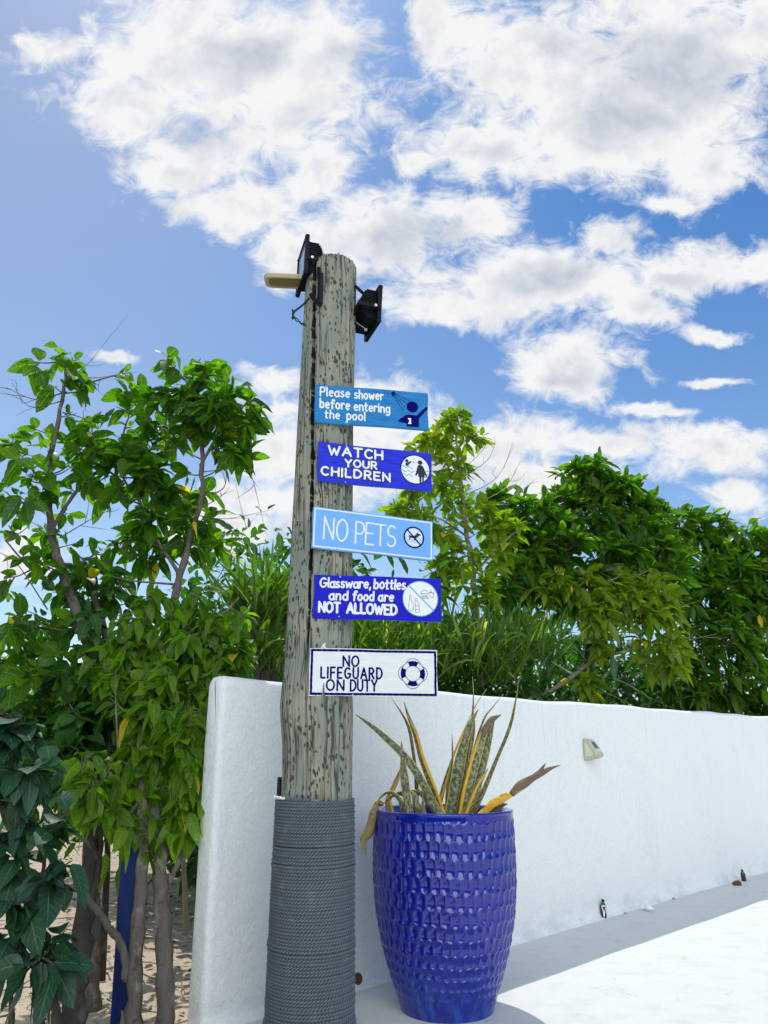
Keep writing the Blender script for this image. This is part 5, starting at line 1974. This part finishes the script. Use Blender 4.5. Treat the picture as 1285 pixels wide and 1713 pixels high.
# --- left: the rounded crown right of it, on a pale leaning trunk
tree('leaning tree with a dense rounded dark green crown just left of the pole', 'tree', GL,
     [([(272, 1790, 4.22), (276, 1640, 4.25), (272, 1520, 4.32), (262, 1400, 4.4), (252, 1260, 4.6), (262, 1130, 4.9), (290, 1010, 5.1), (318, 900, 5.2), (337, 830, 5.2), (338, 750, 5.2), (325, 690, 5.2)], .047, .012),
      ([(270, 1500, 4.33), (300, 1440, 4.45), (312, 1380, 4.55)], .016, .010),
      ([(335, 780, 5.2), (370, 720, 5.15), (400, 690, 5.15)], .012, .006),
      ([(325, 740, 5.2), (280, 700, 5.3), (255, 680, 5.3)], .012, .006),
      ([(300, 960, 5.15), (250, 880, 5.3), (225, 800, 5.35), (235, 740, 5.4)], .014, .007)],
     [(300, 640, 5.2, .22, 28), (345, 640, 5.2, .22, 32), (290, 690, 5.25, .24, 26), (345, 680, 5.15, .22, 28), (385, 690, 5.15, .22, 26), (405, 735, 5.15, .17, 18), (425, 705, 5.1, .09, 6), (405, 770, 5.1, .11, 7),
      (250, 730, 5.35, .24, 22), (225, 780, 5.35, .26, 24), (270, 780, 5.3, .24, 18), (245, 840, 5.35, .28, 26), (300, 830, 5.25, .20, 12), (280, 890, 5.3, .24, 18), (335, 880, 5.2, .20, 14), (355, 905, 5.15, .12, 7), (230, 900, 5.35, .26, 18), (200, 960, 5.3, .24, 12)],
     dict(L=.165, W=.50, droop=.32, k=6, spread=1.0, hang=.25), 'leaf_left', 'bark', 8, dens=.55,
     bare=[([(338, 800, 5.2), (370, 780, 5.15), (385, 735, 5.1)], .006), ([(340, 830, 5.2), (375, 815, 5.15), (378, 770, 5.1)], .005), ([(335, 790, 5.2), (400, 785, 5.1), (425, 810, 5.1), (395, 835, 5.1)], .0045), ([(340, 770, 5.2), (300, 750, 5.2), (280, 740, 5.2)], .006), ([(338, 850, 5.2), (370, 830, 5.2), (385, 815, 5.2)], .004), ([(330, 750, 5.2), (300, 720, 5.2)], .005), ([(320, 860, 5.2), (370, 868, 5.2), (415, 862, 5.2)], .004)])

# --- left: grey trunk by the blue board with a drooping lime shrub crown
LIME = dict(L=.115, W=.56, droop=.55, k=8, spread=1.1, hang=.55, along=.14)
tree('slender tree with drooping light green leaves against the left end of the wall', 'tree', GL,
     [([(222, 1800, 4.15), (225, 1650, 4.2), (234, 1500, 4.28), (240, 1400, 4.34), (240, 1300, 4.45), (255, 1180, 4.6), (290, 1090, 4.75), (330, 1020, 4.85)], .042, .010),
      ([(213, 1640, 4.2), (205, 1585, 4.19), (178, 1545, 4.16), (145, 1500, 4.12), (120, 1480, 4.1)], .022, .014),
      ([(242, 1290, 4.46), (300, 1230, 4.45), (325, 1180, 4.45)], .014, .006),
      ([(240, 1330, 4.42), (200, 1380, 4.2), (185, 1350, 4.1)], .010, .005),
      ([(262, 1170, 4.62), (220, 1090, 4.7), (200, 1020, 4.8)], .014, .006),
      ([(300, 1080, 4.75), (360, 1040, 4.8), (400, 1000, 4.9)], .012, .005)],
     [(270, 1030, 4.85, .22, 24), (230, 1060, 4.75, .22, 22), (320, 1040, 4.8, .22, 26), (190, 1130, 4.75, .22, 20), (260, 1120, 4.7, .24, 28), (320, 1110, 4.7, .24, 34), (360, 1080, 4.75, .18, 20), (395, 1040, 4.85, .16, 12), (400, 1105, 4.8, .12, 11),
      (300, 1180, 4.5, .22, 30), (235, 1180, 4.6, .20, 18), (330, 1200, 4.42, .10, 9), (290, 1260, 4.45, .18, 22), (320, 1260, 4.38, .10, 10), (240, 1250, 4.5, .16, 14), (290, 1350, 4.42, .16, 18), (315, 1350, 4.38, .10, 12), (255, 1370, 4.42, .13, 9),
      (150, 1290, 4.1, .13, 12), (130, 1330, 4.05, .10, 7), (180, 1320, 4.1, .10, 8), (215, 1370, 4.15, .05, 3)],
     LIME, 'leaf_lime', 'bark', 12, dens=.68,
     bare=[([(175, 1345, 4.12), (205, 1395, 4.15), (240, 1402, 4.2)], .0055), ([(345, 1000, 4.85), (375, 950, 4.85), (420, 870, 4.9)], .004)])

# --- left: dark trunks in the shade
tree('dark shaded trunk at the left with a deep green crown above', 'tree', GL,
     [([(118, 1830, 4.1), (124, 1680, 4.15), (138, 1560, 4.25), (150, 1450, 4.4), (157, 1370, 4.5), (185, 1250, 4.75), (190, 1130, 5.0), (160, 1000, 5.3), (140, 940, 5.4)], .062, .016),
      ([(162, 1440, 4.4), (140, 1360, 4.45), (110, 1270, 4.5)], .022, .010),
      ([(134, 1600, 4.22), (155, 1500, 4.3), (166, 1440, 4.4), (168, 1370, 4.5)], .020, .014),
      ([(186, 1230, 4.78), (220, 1130, 5.0), (200, 1060, 5.2)], .018, .008)],
     [(160, 1200, 4.9, .34, 40), (90, 1190, 4.8, .32, 38), (210, 1200, 4.9, .28, 26), (120, 1270, 4.6, .24, 24), (40, 1250, 4.7, .30, 28), (180, 1050, 5.3, .34, 26), (100, 1000, 5.3, .26, 12), (200, 1300, 4.75, .20, 14), (160, 960, 5.4, .26, 12), (60, 1330, 4.5, .24, 18)],
     dict(L=.15, W=.56, droop=.35, k=7, spread=1.05, hang=.3), 'leaf_deep', 'bark_dark', 15, dens=.7)

# --- left front: big leaved blue green shrub
tree('big leaved blue green shrub in the lower left corner', 'shrub', None,
     [([(70, 1830, 3.75), (64, 1700, 3.75), (60, 1600, 3.7), (45, 1480, 3.65), (30, 1330, 3.6), (20, 1200, 3.6)], .024, .008),
      ([(100, 1830, 3.7), (95, 1700, 3.68), (70, 1640, 3.62), (40, 1590, 3.6)], .026, .010),
      ([(55, 1540, 3.68), (70, 1470, 3.62), (80, 1400, 3.6)], .012, .006),
      ([(15, 1800, 3.7), (20, 1690, 3.7), (10, 1600, 3.65)], .016, .008)],
     [(20, 1180, 3.62, .12, 7), (50, 1210, 3.6, .10, 6), (20, 1260, 3.6, .13, 8), (60, 1290, 3.6, .10, 6), (20, 1340, 3.6, .13, 8), (75, 1370, 3.58, .11, 7), (40, 1410, 3.58, .12, 7), (100, 1450, 3.56, .09, 6), (75, 1490, 3.56, .10, 7),
      (20, 1500, 3.56, .10, 5), (90, 1560, 3.55, .08, 6), (25, 1580, 3.55, .10, 6), (60, 1610, 3.5, .07, 5), (100, 1610, 3.55, .06, 4), (5, 1430, 3.6, .1, 5)],
     dict(L=.145, W=.66, droop=.42, k=5, spread=1.15, hang=.5, rows=8, fold=.2), 'leaf_shade', 'bark_dark', 21, name='shrub', dens=.52)

# --- strap leaved clump beside the wall end


def blade_clump(name, label, cat, centres, n, L, W, seed, stuff=False, mat='blade', lean=.7, up=1.0):
    r = np.random.default_rng(seed)
    P, Dv, LL = [], [], []
    for (c, rad) in centres:
        c = np.array(c)
        for q in range(n):
            p = c + np.array([r.normal(0, rad), r.normal(0, rad), r.uniform(0, rad * .6)])
            P.append(p); a = r.uniform(0, 6.283); s = r.uniform(.05, 1) * lean
            Dv.append([math.cos(a) * s, math.sin(a) * s, up]); LL.append(L * r.uniform(.55, 1.15))
    P = np.array(P); Dv = np.array(Dv, float); LL = np.array(LL)
    N = len(P)
    V, F, U_ = leaf_arrays(P, Dv, LL, np.full(N, W) * r.uniform(.7, 1.3, N), r.uniform(.1, .75, N), .5, seed, wave=.02, rows=9)
    if stuff:
        o = quick_mesh(name, V, F, U_, M[mat]); tag(o, label, cat, kind='stuff'); return o
    c0 = np.array(centres[0][0])
    root = empty(name, (c0[0], c0[1], 0)); tag(root, label, cat)
    quick_mesh('leaves', V, F, U_, M[mat], root)
    mb = MB()
    for (c, rad) in centres:
        mb.tube(smooth_path([(c[0], c[1], -.1), (c[0] + .03, c[1], c[2] * .5), (c[0], c[1], c[2] + .1)], 5), [.05] * 11, 8)
    mb.build('stem', M['bark_dark'], root)
    return root


c1 = to_pt((455, 1060, 6.3)); c2 = to_pt((425, 1040, 6.0)); c3 = to_pt((480, 1020, 6.7)); c4 = to_pt((440, 1130, 6.1))
blade_clump('strap_leaved_plant', 'fountain of long narrow strap leaves above the left end of the wall', 'plant', [(c1, .10), (c2, .09), (c3, .10), (c4, .10)], 85, .80, .034, 31, lean=.95)
cs = []
rg = np.random.default_rng(41)
for px in range(590, 900, 22):
    for Y in (6.6, 7.1, 7.6):
        base = wall_pt(px, 1170)
        Yb = max(Y, base.y + 1.9 + (Y - 6.6) * .8)
        p = to_pt((px + rg.uniform(-10, 10), 1150 - rg.uniform(0, 60), Yb))
        cs.append((p, .14))
blade_clump('tall_grass', 'tall arching grass growing just behind the wall', 'grass', cs, 40, .75, .026, 43, stuff=True, lean=.9)

# --- right of the pole: sparse tree
RT = dict(L=.20, W=.42, droop=.30, k=8, spread=1.1, hang=.0)
tree('slim sparse tree rising beside the signs with bare twigs at its right', 'tree', GR_,
     [([(806, 1260, 8.8), (802, 1100, 8.8), (795, 1010, 8.8), (790, 950, 8.8), (778, 870, 8.8), (770, 800, 8.8), (764, 740, 8.8), (765, 700, 8.8)], .050, .010),
      ([(785, 900, 8.8), (740, 870, 8.7), (700, 855, 8.6)], .014, .006),
      ([(792, 960, 8.8), (850, 900, 8.8), (880, 880, 8.8)], .016, .008)],
     [(762, 700, 8.8, .16, 9), (735, 725, 8.8, .18, 9), (790, 735, 8.8, .15, 6), (745, 770, 8.8, .16, 7), (712, 735, 8.7, .10, 4), (690, 745, 8.7, .08, 2), (775, 790, 8.8, .14, 4), (740, 815, 8.8, .2, 9), (700, 830, 8.7, .15, 7), (668, 850, 8.6, .12, 6),
      (790, 850, 8.8, .25, 12), (740, 870, 8.7, .25, 13), (690, 880, 8.6, .18, 10), (820, 870, 8.8, .2, 10), (770, 920, 8.7, .25, 13), (820, 930, 8.8, .22, 11), (750, 960, 8.7, .2, 10), (840, 880, 8.8, .22, 12), (640, 880, 8.6, .16, 8), (800, 985, 8.7, .2, 9)],
     RT, 'leaf_sun', 'twig', 51, twig_r=.005,
     bare=[([(775, 830, 8.8), (830, 800, 8.8), (860, 745, 8.8)], .007), ([(775, 850, 8.8), (840, 820, 8.8), (872, 770, 8.8)], .007), ([(772, 800, 8.8), (815, 770, 8.8), (830, 738, 8.8)], .006), ([(780, 860, 8.8), (850, 835, 8.8), (898, 800, 8.8)], .007),
           ([(770, 790, 8.8), (810, 750, 8.8), (812, 728, 8.8)], .005), ([(768, 780, 8.8), (730, 765, 8.8), (722, 760, 8.8)], .005), ([(762, 860, 8.7), (700, 800, 8.7), (655, 825, 8.7)], .005)])

GREEN = dict(L=.26, W=.36, droop=.30, k=9, spread=1.1, hang=-.05)
# --- right: domed glossy tree
tree('large domed dark glossy tree behind the middle of the wall', 'tree', GR_,
     [([(985, 1260, 10.2), (985, 1100, 10.2), (1005, 1000, 10.2), (1010, 900, 10.2), (1015, 830, 10.2)], .075, .016),
      ([(995, 1040, 10.2), (940, 960, 10.0), (915, 890, 9.9)], .035, .010),
      ([(1005, 1000, 10.2), (1070, 940, 10.2), (1095, 880, 10.2)], .035, .010),
      ([(1008, 930, 10.2), (980, 860, 10.2), (970, 800, 10.2)], .025, .008)],
     [(960, 800, 10.2, .25, 14), (1000, 800, 10.2, .32, 24), (1045, 825, 10.2, .32, 24), (1090, 850, 10.2, .24, 14), (940, 850, 10.1, .32, 22), (990, 860, 10.1, .42, 36), (1050, 880, 10.1, .42, 36), (1095, 910, 10.1, .34, 22),
      (880, 860, 9.8, .36, 26), (845, 850, 9.6, .25, 15), (920, 900, 9.8, .42, 34), (980, 930, 9.8, .5, 44), (1050, 950, 9.9, .45, 36), (870, 920, 9.6, .38, 26), (910, 980, 9.6, .45, 32), (1110, 970, 10.0, .4, 26), (850, 980, 9.4, .36, 22)],
     GREEN, 'leaf_right', 'bark_dark', 61, twig_r=.009)

# --- right: tree at the frame's edge
tree('broad dark green tree behind the wall at the right edge', 'tree', GR_,
     [([(1200, 1260, 12.2), (1195, 1100, 12.2), (1190, 1000, 12.2), (1185, 920, 12.2)], .09, .02),
      ([(1195, 1060, 12.2), (1250, 980, 12.2), (1275, 930, 12.2)], .04, .012),
      ([(1192, 1040, 12.2), (1140, 960, 12.0), (1130, 890, 12.0)], .04, .012)],
     [(1150, 885, 12.2, .38, 24), (1190, 890, 12.2, .38, 26), (1130, 905, 12.1, .28, 14), (1235, 910, 12.2, .40, 26), (1275, 925, 12.2, .40, 26), (1310, 960, 12.2, .45, 26), (1150, 950, 12.0, .5, 36), (1210, 960, 12.0, .5, 38), (1265, 980, 12.0, .5, 36),
      (1300, 1030, 12.0, .5, 26), (1180, 1010, 11.8, .45, 30), (1240, 1040, 11.8, .45, 26)],
     dict(L=.27, W=.36, droop=.35, k=9, spread=1.1, hang=.05), 'leaf_right', 'bark_dark', 71, twig_r=.010)

# --- right: twiggy shrub with yellow green leaves in front
tree('twiggy shrub with yellow green leaves and bare spreading branches above the wall', 'shrub', GR_,
     [([(840, 1260, 9.5), (900, 1175, 9.5), (960, 1130, 9.5), (1000, 1095, 9.5), (1020, 1060, 9.5)], .038, .016),
      ([(1000, 1100, 9.5), (1080, 1080, 9.5), (1140, 1040, 9.5)], .022, .008),
      ([(1005, 1090, 9.5), (1000, 1040, 9.5), (970, 1010, 9.5)], .018, .008),
      ([(1015, 1070, 9.5), (1060, 1030, 9.5), (1080, 1000, 9.5)], .016, .007),
      ([(960, 1130, 9.5), (900, 1090, 9.5), (880, 1050, 9.5)], .014, .006)],
     [(985, 990, 9.4, .30, 18), (1040, 995, 9.4, .30, 18), (1080, 980, 9.4, .25, 13), (930, 985, 9.3, .24, 12), (1010, 1030, 9.3, .24, 10), (1070, 1030, 9.3, .24, 10), (1110, 1010, 9.4, .25, 12), (1010, 1085, 9.3, .15, 4), (1120, 1080, 9.3, .16, 5), (1130, 1110, 9.2, .12, 4), (880, 1040, 9.3, .16, 5), (1085, 1100, 9.3, .12, 3), (990, 1150, 9.2, .15, 5)],
     dict(L=.21, W=.40, droop=.35, k=8, spread=1.0, hang=.25), 'leaf_sun', 'twig', 81, twig_r=.006, dens=1.6,
     bare=[([(980, 1120, 9.5), (1000, 1150, 9.4), (1060, 1180, 9.3)], .007), ([(1000, 1100, 9.5), (940, 1060, 9.4), (900, 1030, 9.4)], .007), ([(1010, 1095, 9.4), (1090, 1110, 9.3), (1150, 1090, 9.3)], .008), ([(970, 1125, 9.4), (1040, 1140, 9.3), (1090, 1170, 9.3)], .007),
           ([(1015, 1070, 9.4), (960, 1040, 9.3), (930, 1015, 9.3)], .006), ([(1020, 1060, 9.4), (1090, 1050, 9.3), (1150, 1010, 9.3)], .007), ([(1000, 1095, 9.4), (1050, 1075, 9.2), (1080, 1050, 9.2)], .006), ([(1080, 1080, 9.4), (1120, 1130, 9.3), (1140, 1180, 9.3)], .006), ([(930, 1150, 9.5), (900, 1160, 9.4), (850, 1150, 9.4)], .006), ([(1060, 1085, 9.4), (1130, 1075, 9.3), (1200, 1060, 9.3)], .006),
           ([(985, 1110, 9.4), (960, 1080, 9.3), (940, 1070, 9.3)], .005), ([(990, 1105, 9.4), (1010, 1060, 9.3), (990, 1030, 9.3)], .006)])

# --- right: lower bush at the edge
tree('mid green bush leaning over the wall at the right edge under the broad tree', 'shrub', GR_,
     [([(1230, 1290, 11.6), (1225, 1180, 11.6), (1210, 1100, 11.6)], .04, .014),
      ([(1225, 1180, 11.6), (1270, 1100, 11.6), (1280, 1070, 11.6)], .025, .01)],
     [(1160, 1080, 11.4, .34, 18), (1210, 1060, 11.4, .36, 20), (1265, 1080, 11.4, .36, 20), (1140, 1150, 11.3, .36, 20), (1200, 1130, 11.3, .40, 26), (1265, 1145, 11.4, .40, 26), (1300, 1110, 11.5, .35, 14), (1180, 1180, 11.3, .3, 18), (1240, 1190, 11.4, .3, 18), (1285, 1180, 11.5, .3, 14)],
     dict(L=.24, W=.34, droop=.45, k=9, spread=1.0, hang=.35), 'leaf_right', 'bark_dark', 91, twig_r=.008, name='shrub')

# --- dark understorey that reads as one mass


def thicket(name, label, boxes, L, W, mat, seed, droop=.4):
    r = np.random.default_rng(seed)
    P, Dv, LL = [], [], []
    for (x0, y0, x1, y1, dep, z0, z1, n) in boxes:
        for q in range(n):
            t = r.uniform(); s = r.normal(0, dep)
            dx, dy = x1 - x0, y1 - y0; ln = math.hypot(dx, dy)
            x = x0 + dx * t - dy / ln * s; y = y0 + dy * t + dx / ln * s
            top = z1 * (.75 + .25 * math.sin(t * ln * 1.7 + seed) * math.sin(t * ln * .6 + 1))
            P.append((x, y, r.uniform(z0, max(z0 + .1, top)))); Dv.append(r.normal(0, 1, 3) + np.array([0, -.2, .1])); LL.append(L * r.uniform(.6, 1.25))
    P = np.array(P); Dv = np.array(Dv); LL = np.array(LL)
    V, F, U_ = leaf_arrays(P, Dv, LL, LL * W, droop * r.uniform(.3, 1.5, len(LL)), .3, seed, rows=5)
    o = quick_mesh(name, V, F, U_, M[mat])
    return tag(o, label, 'thicket', kind='stuff')


w0 = WALL_A - WN * 2.6
e0 = w0 + WD * (-1.2); e1 = w0 + WD * 9.0
f0 = WALL_A - WN * 1.9 + WD * -.6; f1 = WALL_A - WN * 1.9 + WD * 8.0
w2 = WALL_A - WN * 4.6; e2 = w2 + WD * -1.0; e3 = w2 + WD * 10.0
thicket('undergrowth', 'dark dense undergrowth filling the space behind the white wall', [(e0.x, e0.y, e1.x, e1.y, .6, .2, 3.6, 9500), (f0.x, f0.y, f1.x, f1.y, .25, .3, 2.9, 4200), (e2.x, e2.y, e3.x, e3.y, .5, .3, 4.3, 8000)], .20, .42, 'leaf_deep', 5)
thicket('far_thicket', 'distant band of bushes beyond the sand at the left', [(-9.5, 15.5, 1.5, 14.0, .9, .5, 3.6, 5200), (-6.0, 9.5, -1.6, 9.0, .5, 1.0, 2.4, 1500)], .20, .5, 'leaf_left', 6)

# shrubs added out of view behind the viewer to darken the pot's reflections
thicket('added_dark_shrubs', 'added row of unseen tall shrubs behind the viewer, darkening reflections in the pot', [(-16, -4.0, -5.0, -9.5, .6, .0, 5.0, 5000), (-7.0, -8.5, 9.0, -9.5, .5, .0, 2.9, 6000)], .36, .55, 'leaf_left', 9)

# --- blue painted board standing among the trunks


def blue_board():
    m, q, b, _ = new_mat('flaking_blue_paint')
    pos = q.n('ShaderNodeTexCoord').outputs['Object']
    s = q.sep(pos)
    st = q.noise(q.v('MULTIPLY', pos, (60, 60, 3)), 1, 5, .65)
    blue = q.mix(st, (0.003, 0.010, 0.085), (0.007, 0.030, 0.17))
    wood = q.mix(st, (0.20, 0.15, 0.10), (0.42, 0.33, 0.24))
    fl = q.noise(q.v('MULTIPLY', pos, (13, 13, 3.2)), 1, 6, .6)
    low = q.ss(s[2], .40, .15, 0, .20)
    mask = q.ss(q.m('ADD', fl, low), .72, .745)
    setp(q, b, color=q.mix(mask, blue, wood), rough=.5, spec=.35, normal=q.bump(q.m('SUBTRACT', st, mask), .4, .004))
    top = at(219, 1416, 4.33); bot = on_ground(183, 1740)
    wd = .060
    mb = MB()
    V, F = [], []
    n = 16
    for i in range(n + 1):
        t = i / n
        z = -.1 + (top.z + .1) * t
        xs = bot.x + (top.x - bot.x) * (z / top.z)
        w = (.074 - .022 * t) * (1 if i < n - 1 else .93 if i == n - 1 else .80)
        y = 4.33
        zz = z if i < n else z + .004
        for (a, d) in ((-1, -.014), (-.75, -.020), (.75, -.020), (1, -.014), (1, .018), (-1, .018)):
            V.append((xs - bot.x + a * w, d, zz + (.008 * a if i == n else 0)))
    for i in range(n):
        for j in range(6):
            k = (j + 1) % 6
            F.append([i * 6 + j, i * 6 + k, (i + 1) * 6 + k, (i + 1) * 6 + j])
    F.append([n * 6 + j for j in range(6)])
    mb.add(V, F)
    o = mb.build('blue_board', m, None, angle=40)
    o.location = (bot.x, 4.36, 0)
    return tag(o, 'upright board with flaking dark blue paint among the tree trunks', 'board')


blue_board()

# --- dead log lying on forked sticks behind, stray sticks and litter
mb = MB()
mb.tube(smooth_path([at(232, 1428, 7.2), at(280, 1426, 7.2), at(345, 1424, 7.3)], 6), np.array([.05, .055, .05, .052, .055, .05, .048, .05, .05, .052, .05, .048, .045]), 10)
mb.tube(smooth_path([at(236, 1430, 7.2), at(238, 1470, 7.2), on_ground(238, 1505) + Vector((0, .0, -.1))], 4), .03, 8)
mb.tube(smooth_path([at(330, 1426, 7.28), at(332, 1470, 7.28), on_ground(332, 1503) + Vector((0, 0, -.1))], 4), .03, 8)
tag(mb.build('log_rail', M['bark_dark'], None), 'dark horizontal log rail behind the trunks left of the wall', 'rail')


def stem(label, pts, r0, r1, mat, seed, leafy):
    r = np.random.default_rng(seed)
    p0 = to_pt(pts[0])
    root = empty('sapling', (p0[0], p0[1], 0)); tag(root, label, 'tree', GL)
    P = smooth_path([to_pt(p) for p in pts], 7)
    mb = MB(); mb.tube(P, np.linspace(r0, r1, len(P)), 8)
    for q in range(5):
        i = r.integers(len(P) // 2, len(P) - 1); d = r.normal(0, 1, 3); d[2] = abs(d[2])
        mb.tube(smooth_path([P[i], P[i] + d * .12, P[i] + d * .25 + r.normal(0, .03, 3)], 4), np.linspace(r1, r1 * .3, 9), 5)
    mb.build('trunk', M[mat], root)
    NP, ND = [], []
    for q in range(leafy):
        i = r.integers(len(P) * 2 // 3, len(P)); v = r.normal(0, .14, 3)
        NP.append(P[i] + v); ND.append(v + np.array([0, 0, -.1]))
    NP, ND = np.array(NP), np.array(ND)
    LL = r.uniform(.09, .15, leafy)
    V, F, U_ = leaf_arrays(NP, ND, LL, LL * .55, np.full(leafy, .5), .3, seed)
    quick_mesh('crown', V, F, U_, M['leaf_lime'], root)
    return root


stem('thin pale leaning sapling close to the left edge of the white wall', [(312, 1560, 5.6), (309, 1480, 5.6), (306, 1400, 5.65), (312, 1300, 5.7), (322, 1200, 5.8)], .020, .010, 'twig', 2, 90)
stem('thin grey sapling stem behind the blue board', [(196, 1800, 4.5), (200, 1560, 4.55), (205, 1420, 4.6), (205, 1330, 4.7), (215, 1200, 4.9)], .022, .012, 'bark', 3, 60)
stem('slim brown sapling between the dark trunk and the blue board', [(170, 1640, 5.0), (176, 1520, 5.0), (180, 1420, 5.05), (175, 1330, 5.1), (190, 1220, 5.2)], .024, .012, 'bark_dark', 4, 60)


def litter():
    r = np.random.default_rng(77)
    n = 1100
    P = np.stack([r.uniform(-5.5, -.9, n), r.uniform(4.2, 12, n), np.full(n, -.03)], -1)
    P[:, 2] = -0.07 + 0.035 * np.sin(P[:, 0] * 1.7 + P[:, 1] * .6) * np.cos(P[:, 1] * 1.3 - P[:, 0] * .4) + 0.02 * np.sin(P[:, 0] * 4.1) * np.sin(P[:, 1] * 3.7) + .012
    a = r.uniform(0, 6.28, n)
    Dv = np.stack([np.cos(a), np.sin(a), r.normal(.1, .2, n)], -1)
    L = r.uniform(.025, .075, n)
    # keep off the patio
    off = (P[:, 0] - WALL_A.x) * WN.x + (P[:, 1] - WALL_A.y) * WN.y
    ok = (off < -.35) | (P[:, 0] < -1.15)
    P, Dv, L = P[ok], Dv[ok], L[ok]
    V, F, U_ = leaf_arrays(P, Dv, L, L * .42, np.full(len(L), .1), .25, 78, rows=5)
    tag(quick_mesh('leaf_litter', V, F, U_, M['dry_leaf']), 'dry brown leaves scattered on the sand', 'leaf litter', kind='stuff')
    mb = MB()
    for q in range(160):
        x, y = r.uniform(-4, -1.15), r.uniform(4.3, 9)
        an = r.uniform(0, 6.28); ln = r.uniform(.15, .6)
        z = -.03
        mb.tube(smooth_path([(x, y, z), (x + math.cos(an) * ln * .5, y + math.sin(an) * ln * .5, z + r.uniform(.01, .06)), (x + math.cos(an + .3) * ln, y + math.sin(an + .3) * ln, z)], 3), np.linspace(.006, .002, 7), 4)
    tag(mb.build('fallen_sticks', M['twig'], None), 'thin dry sticks strewn over the sand', 'sticks', kind='stuff')


litter()
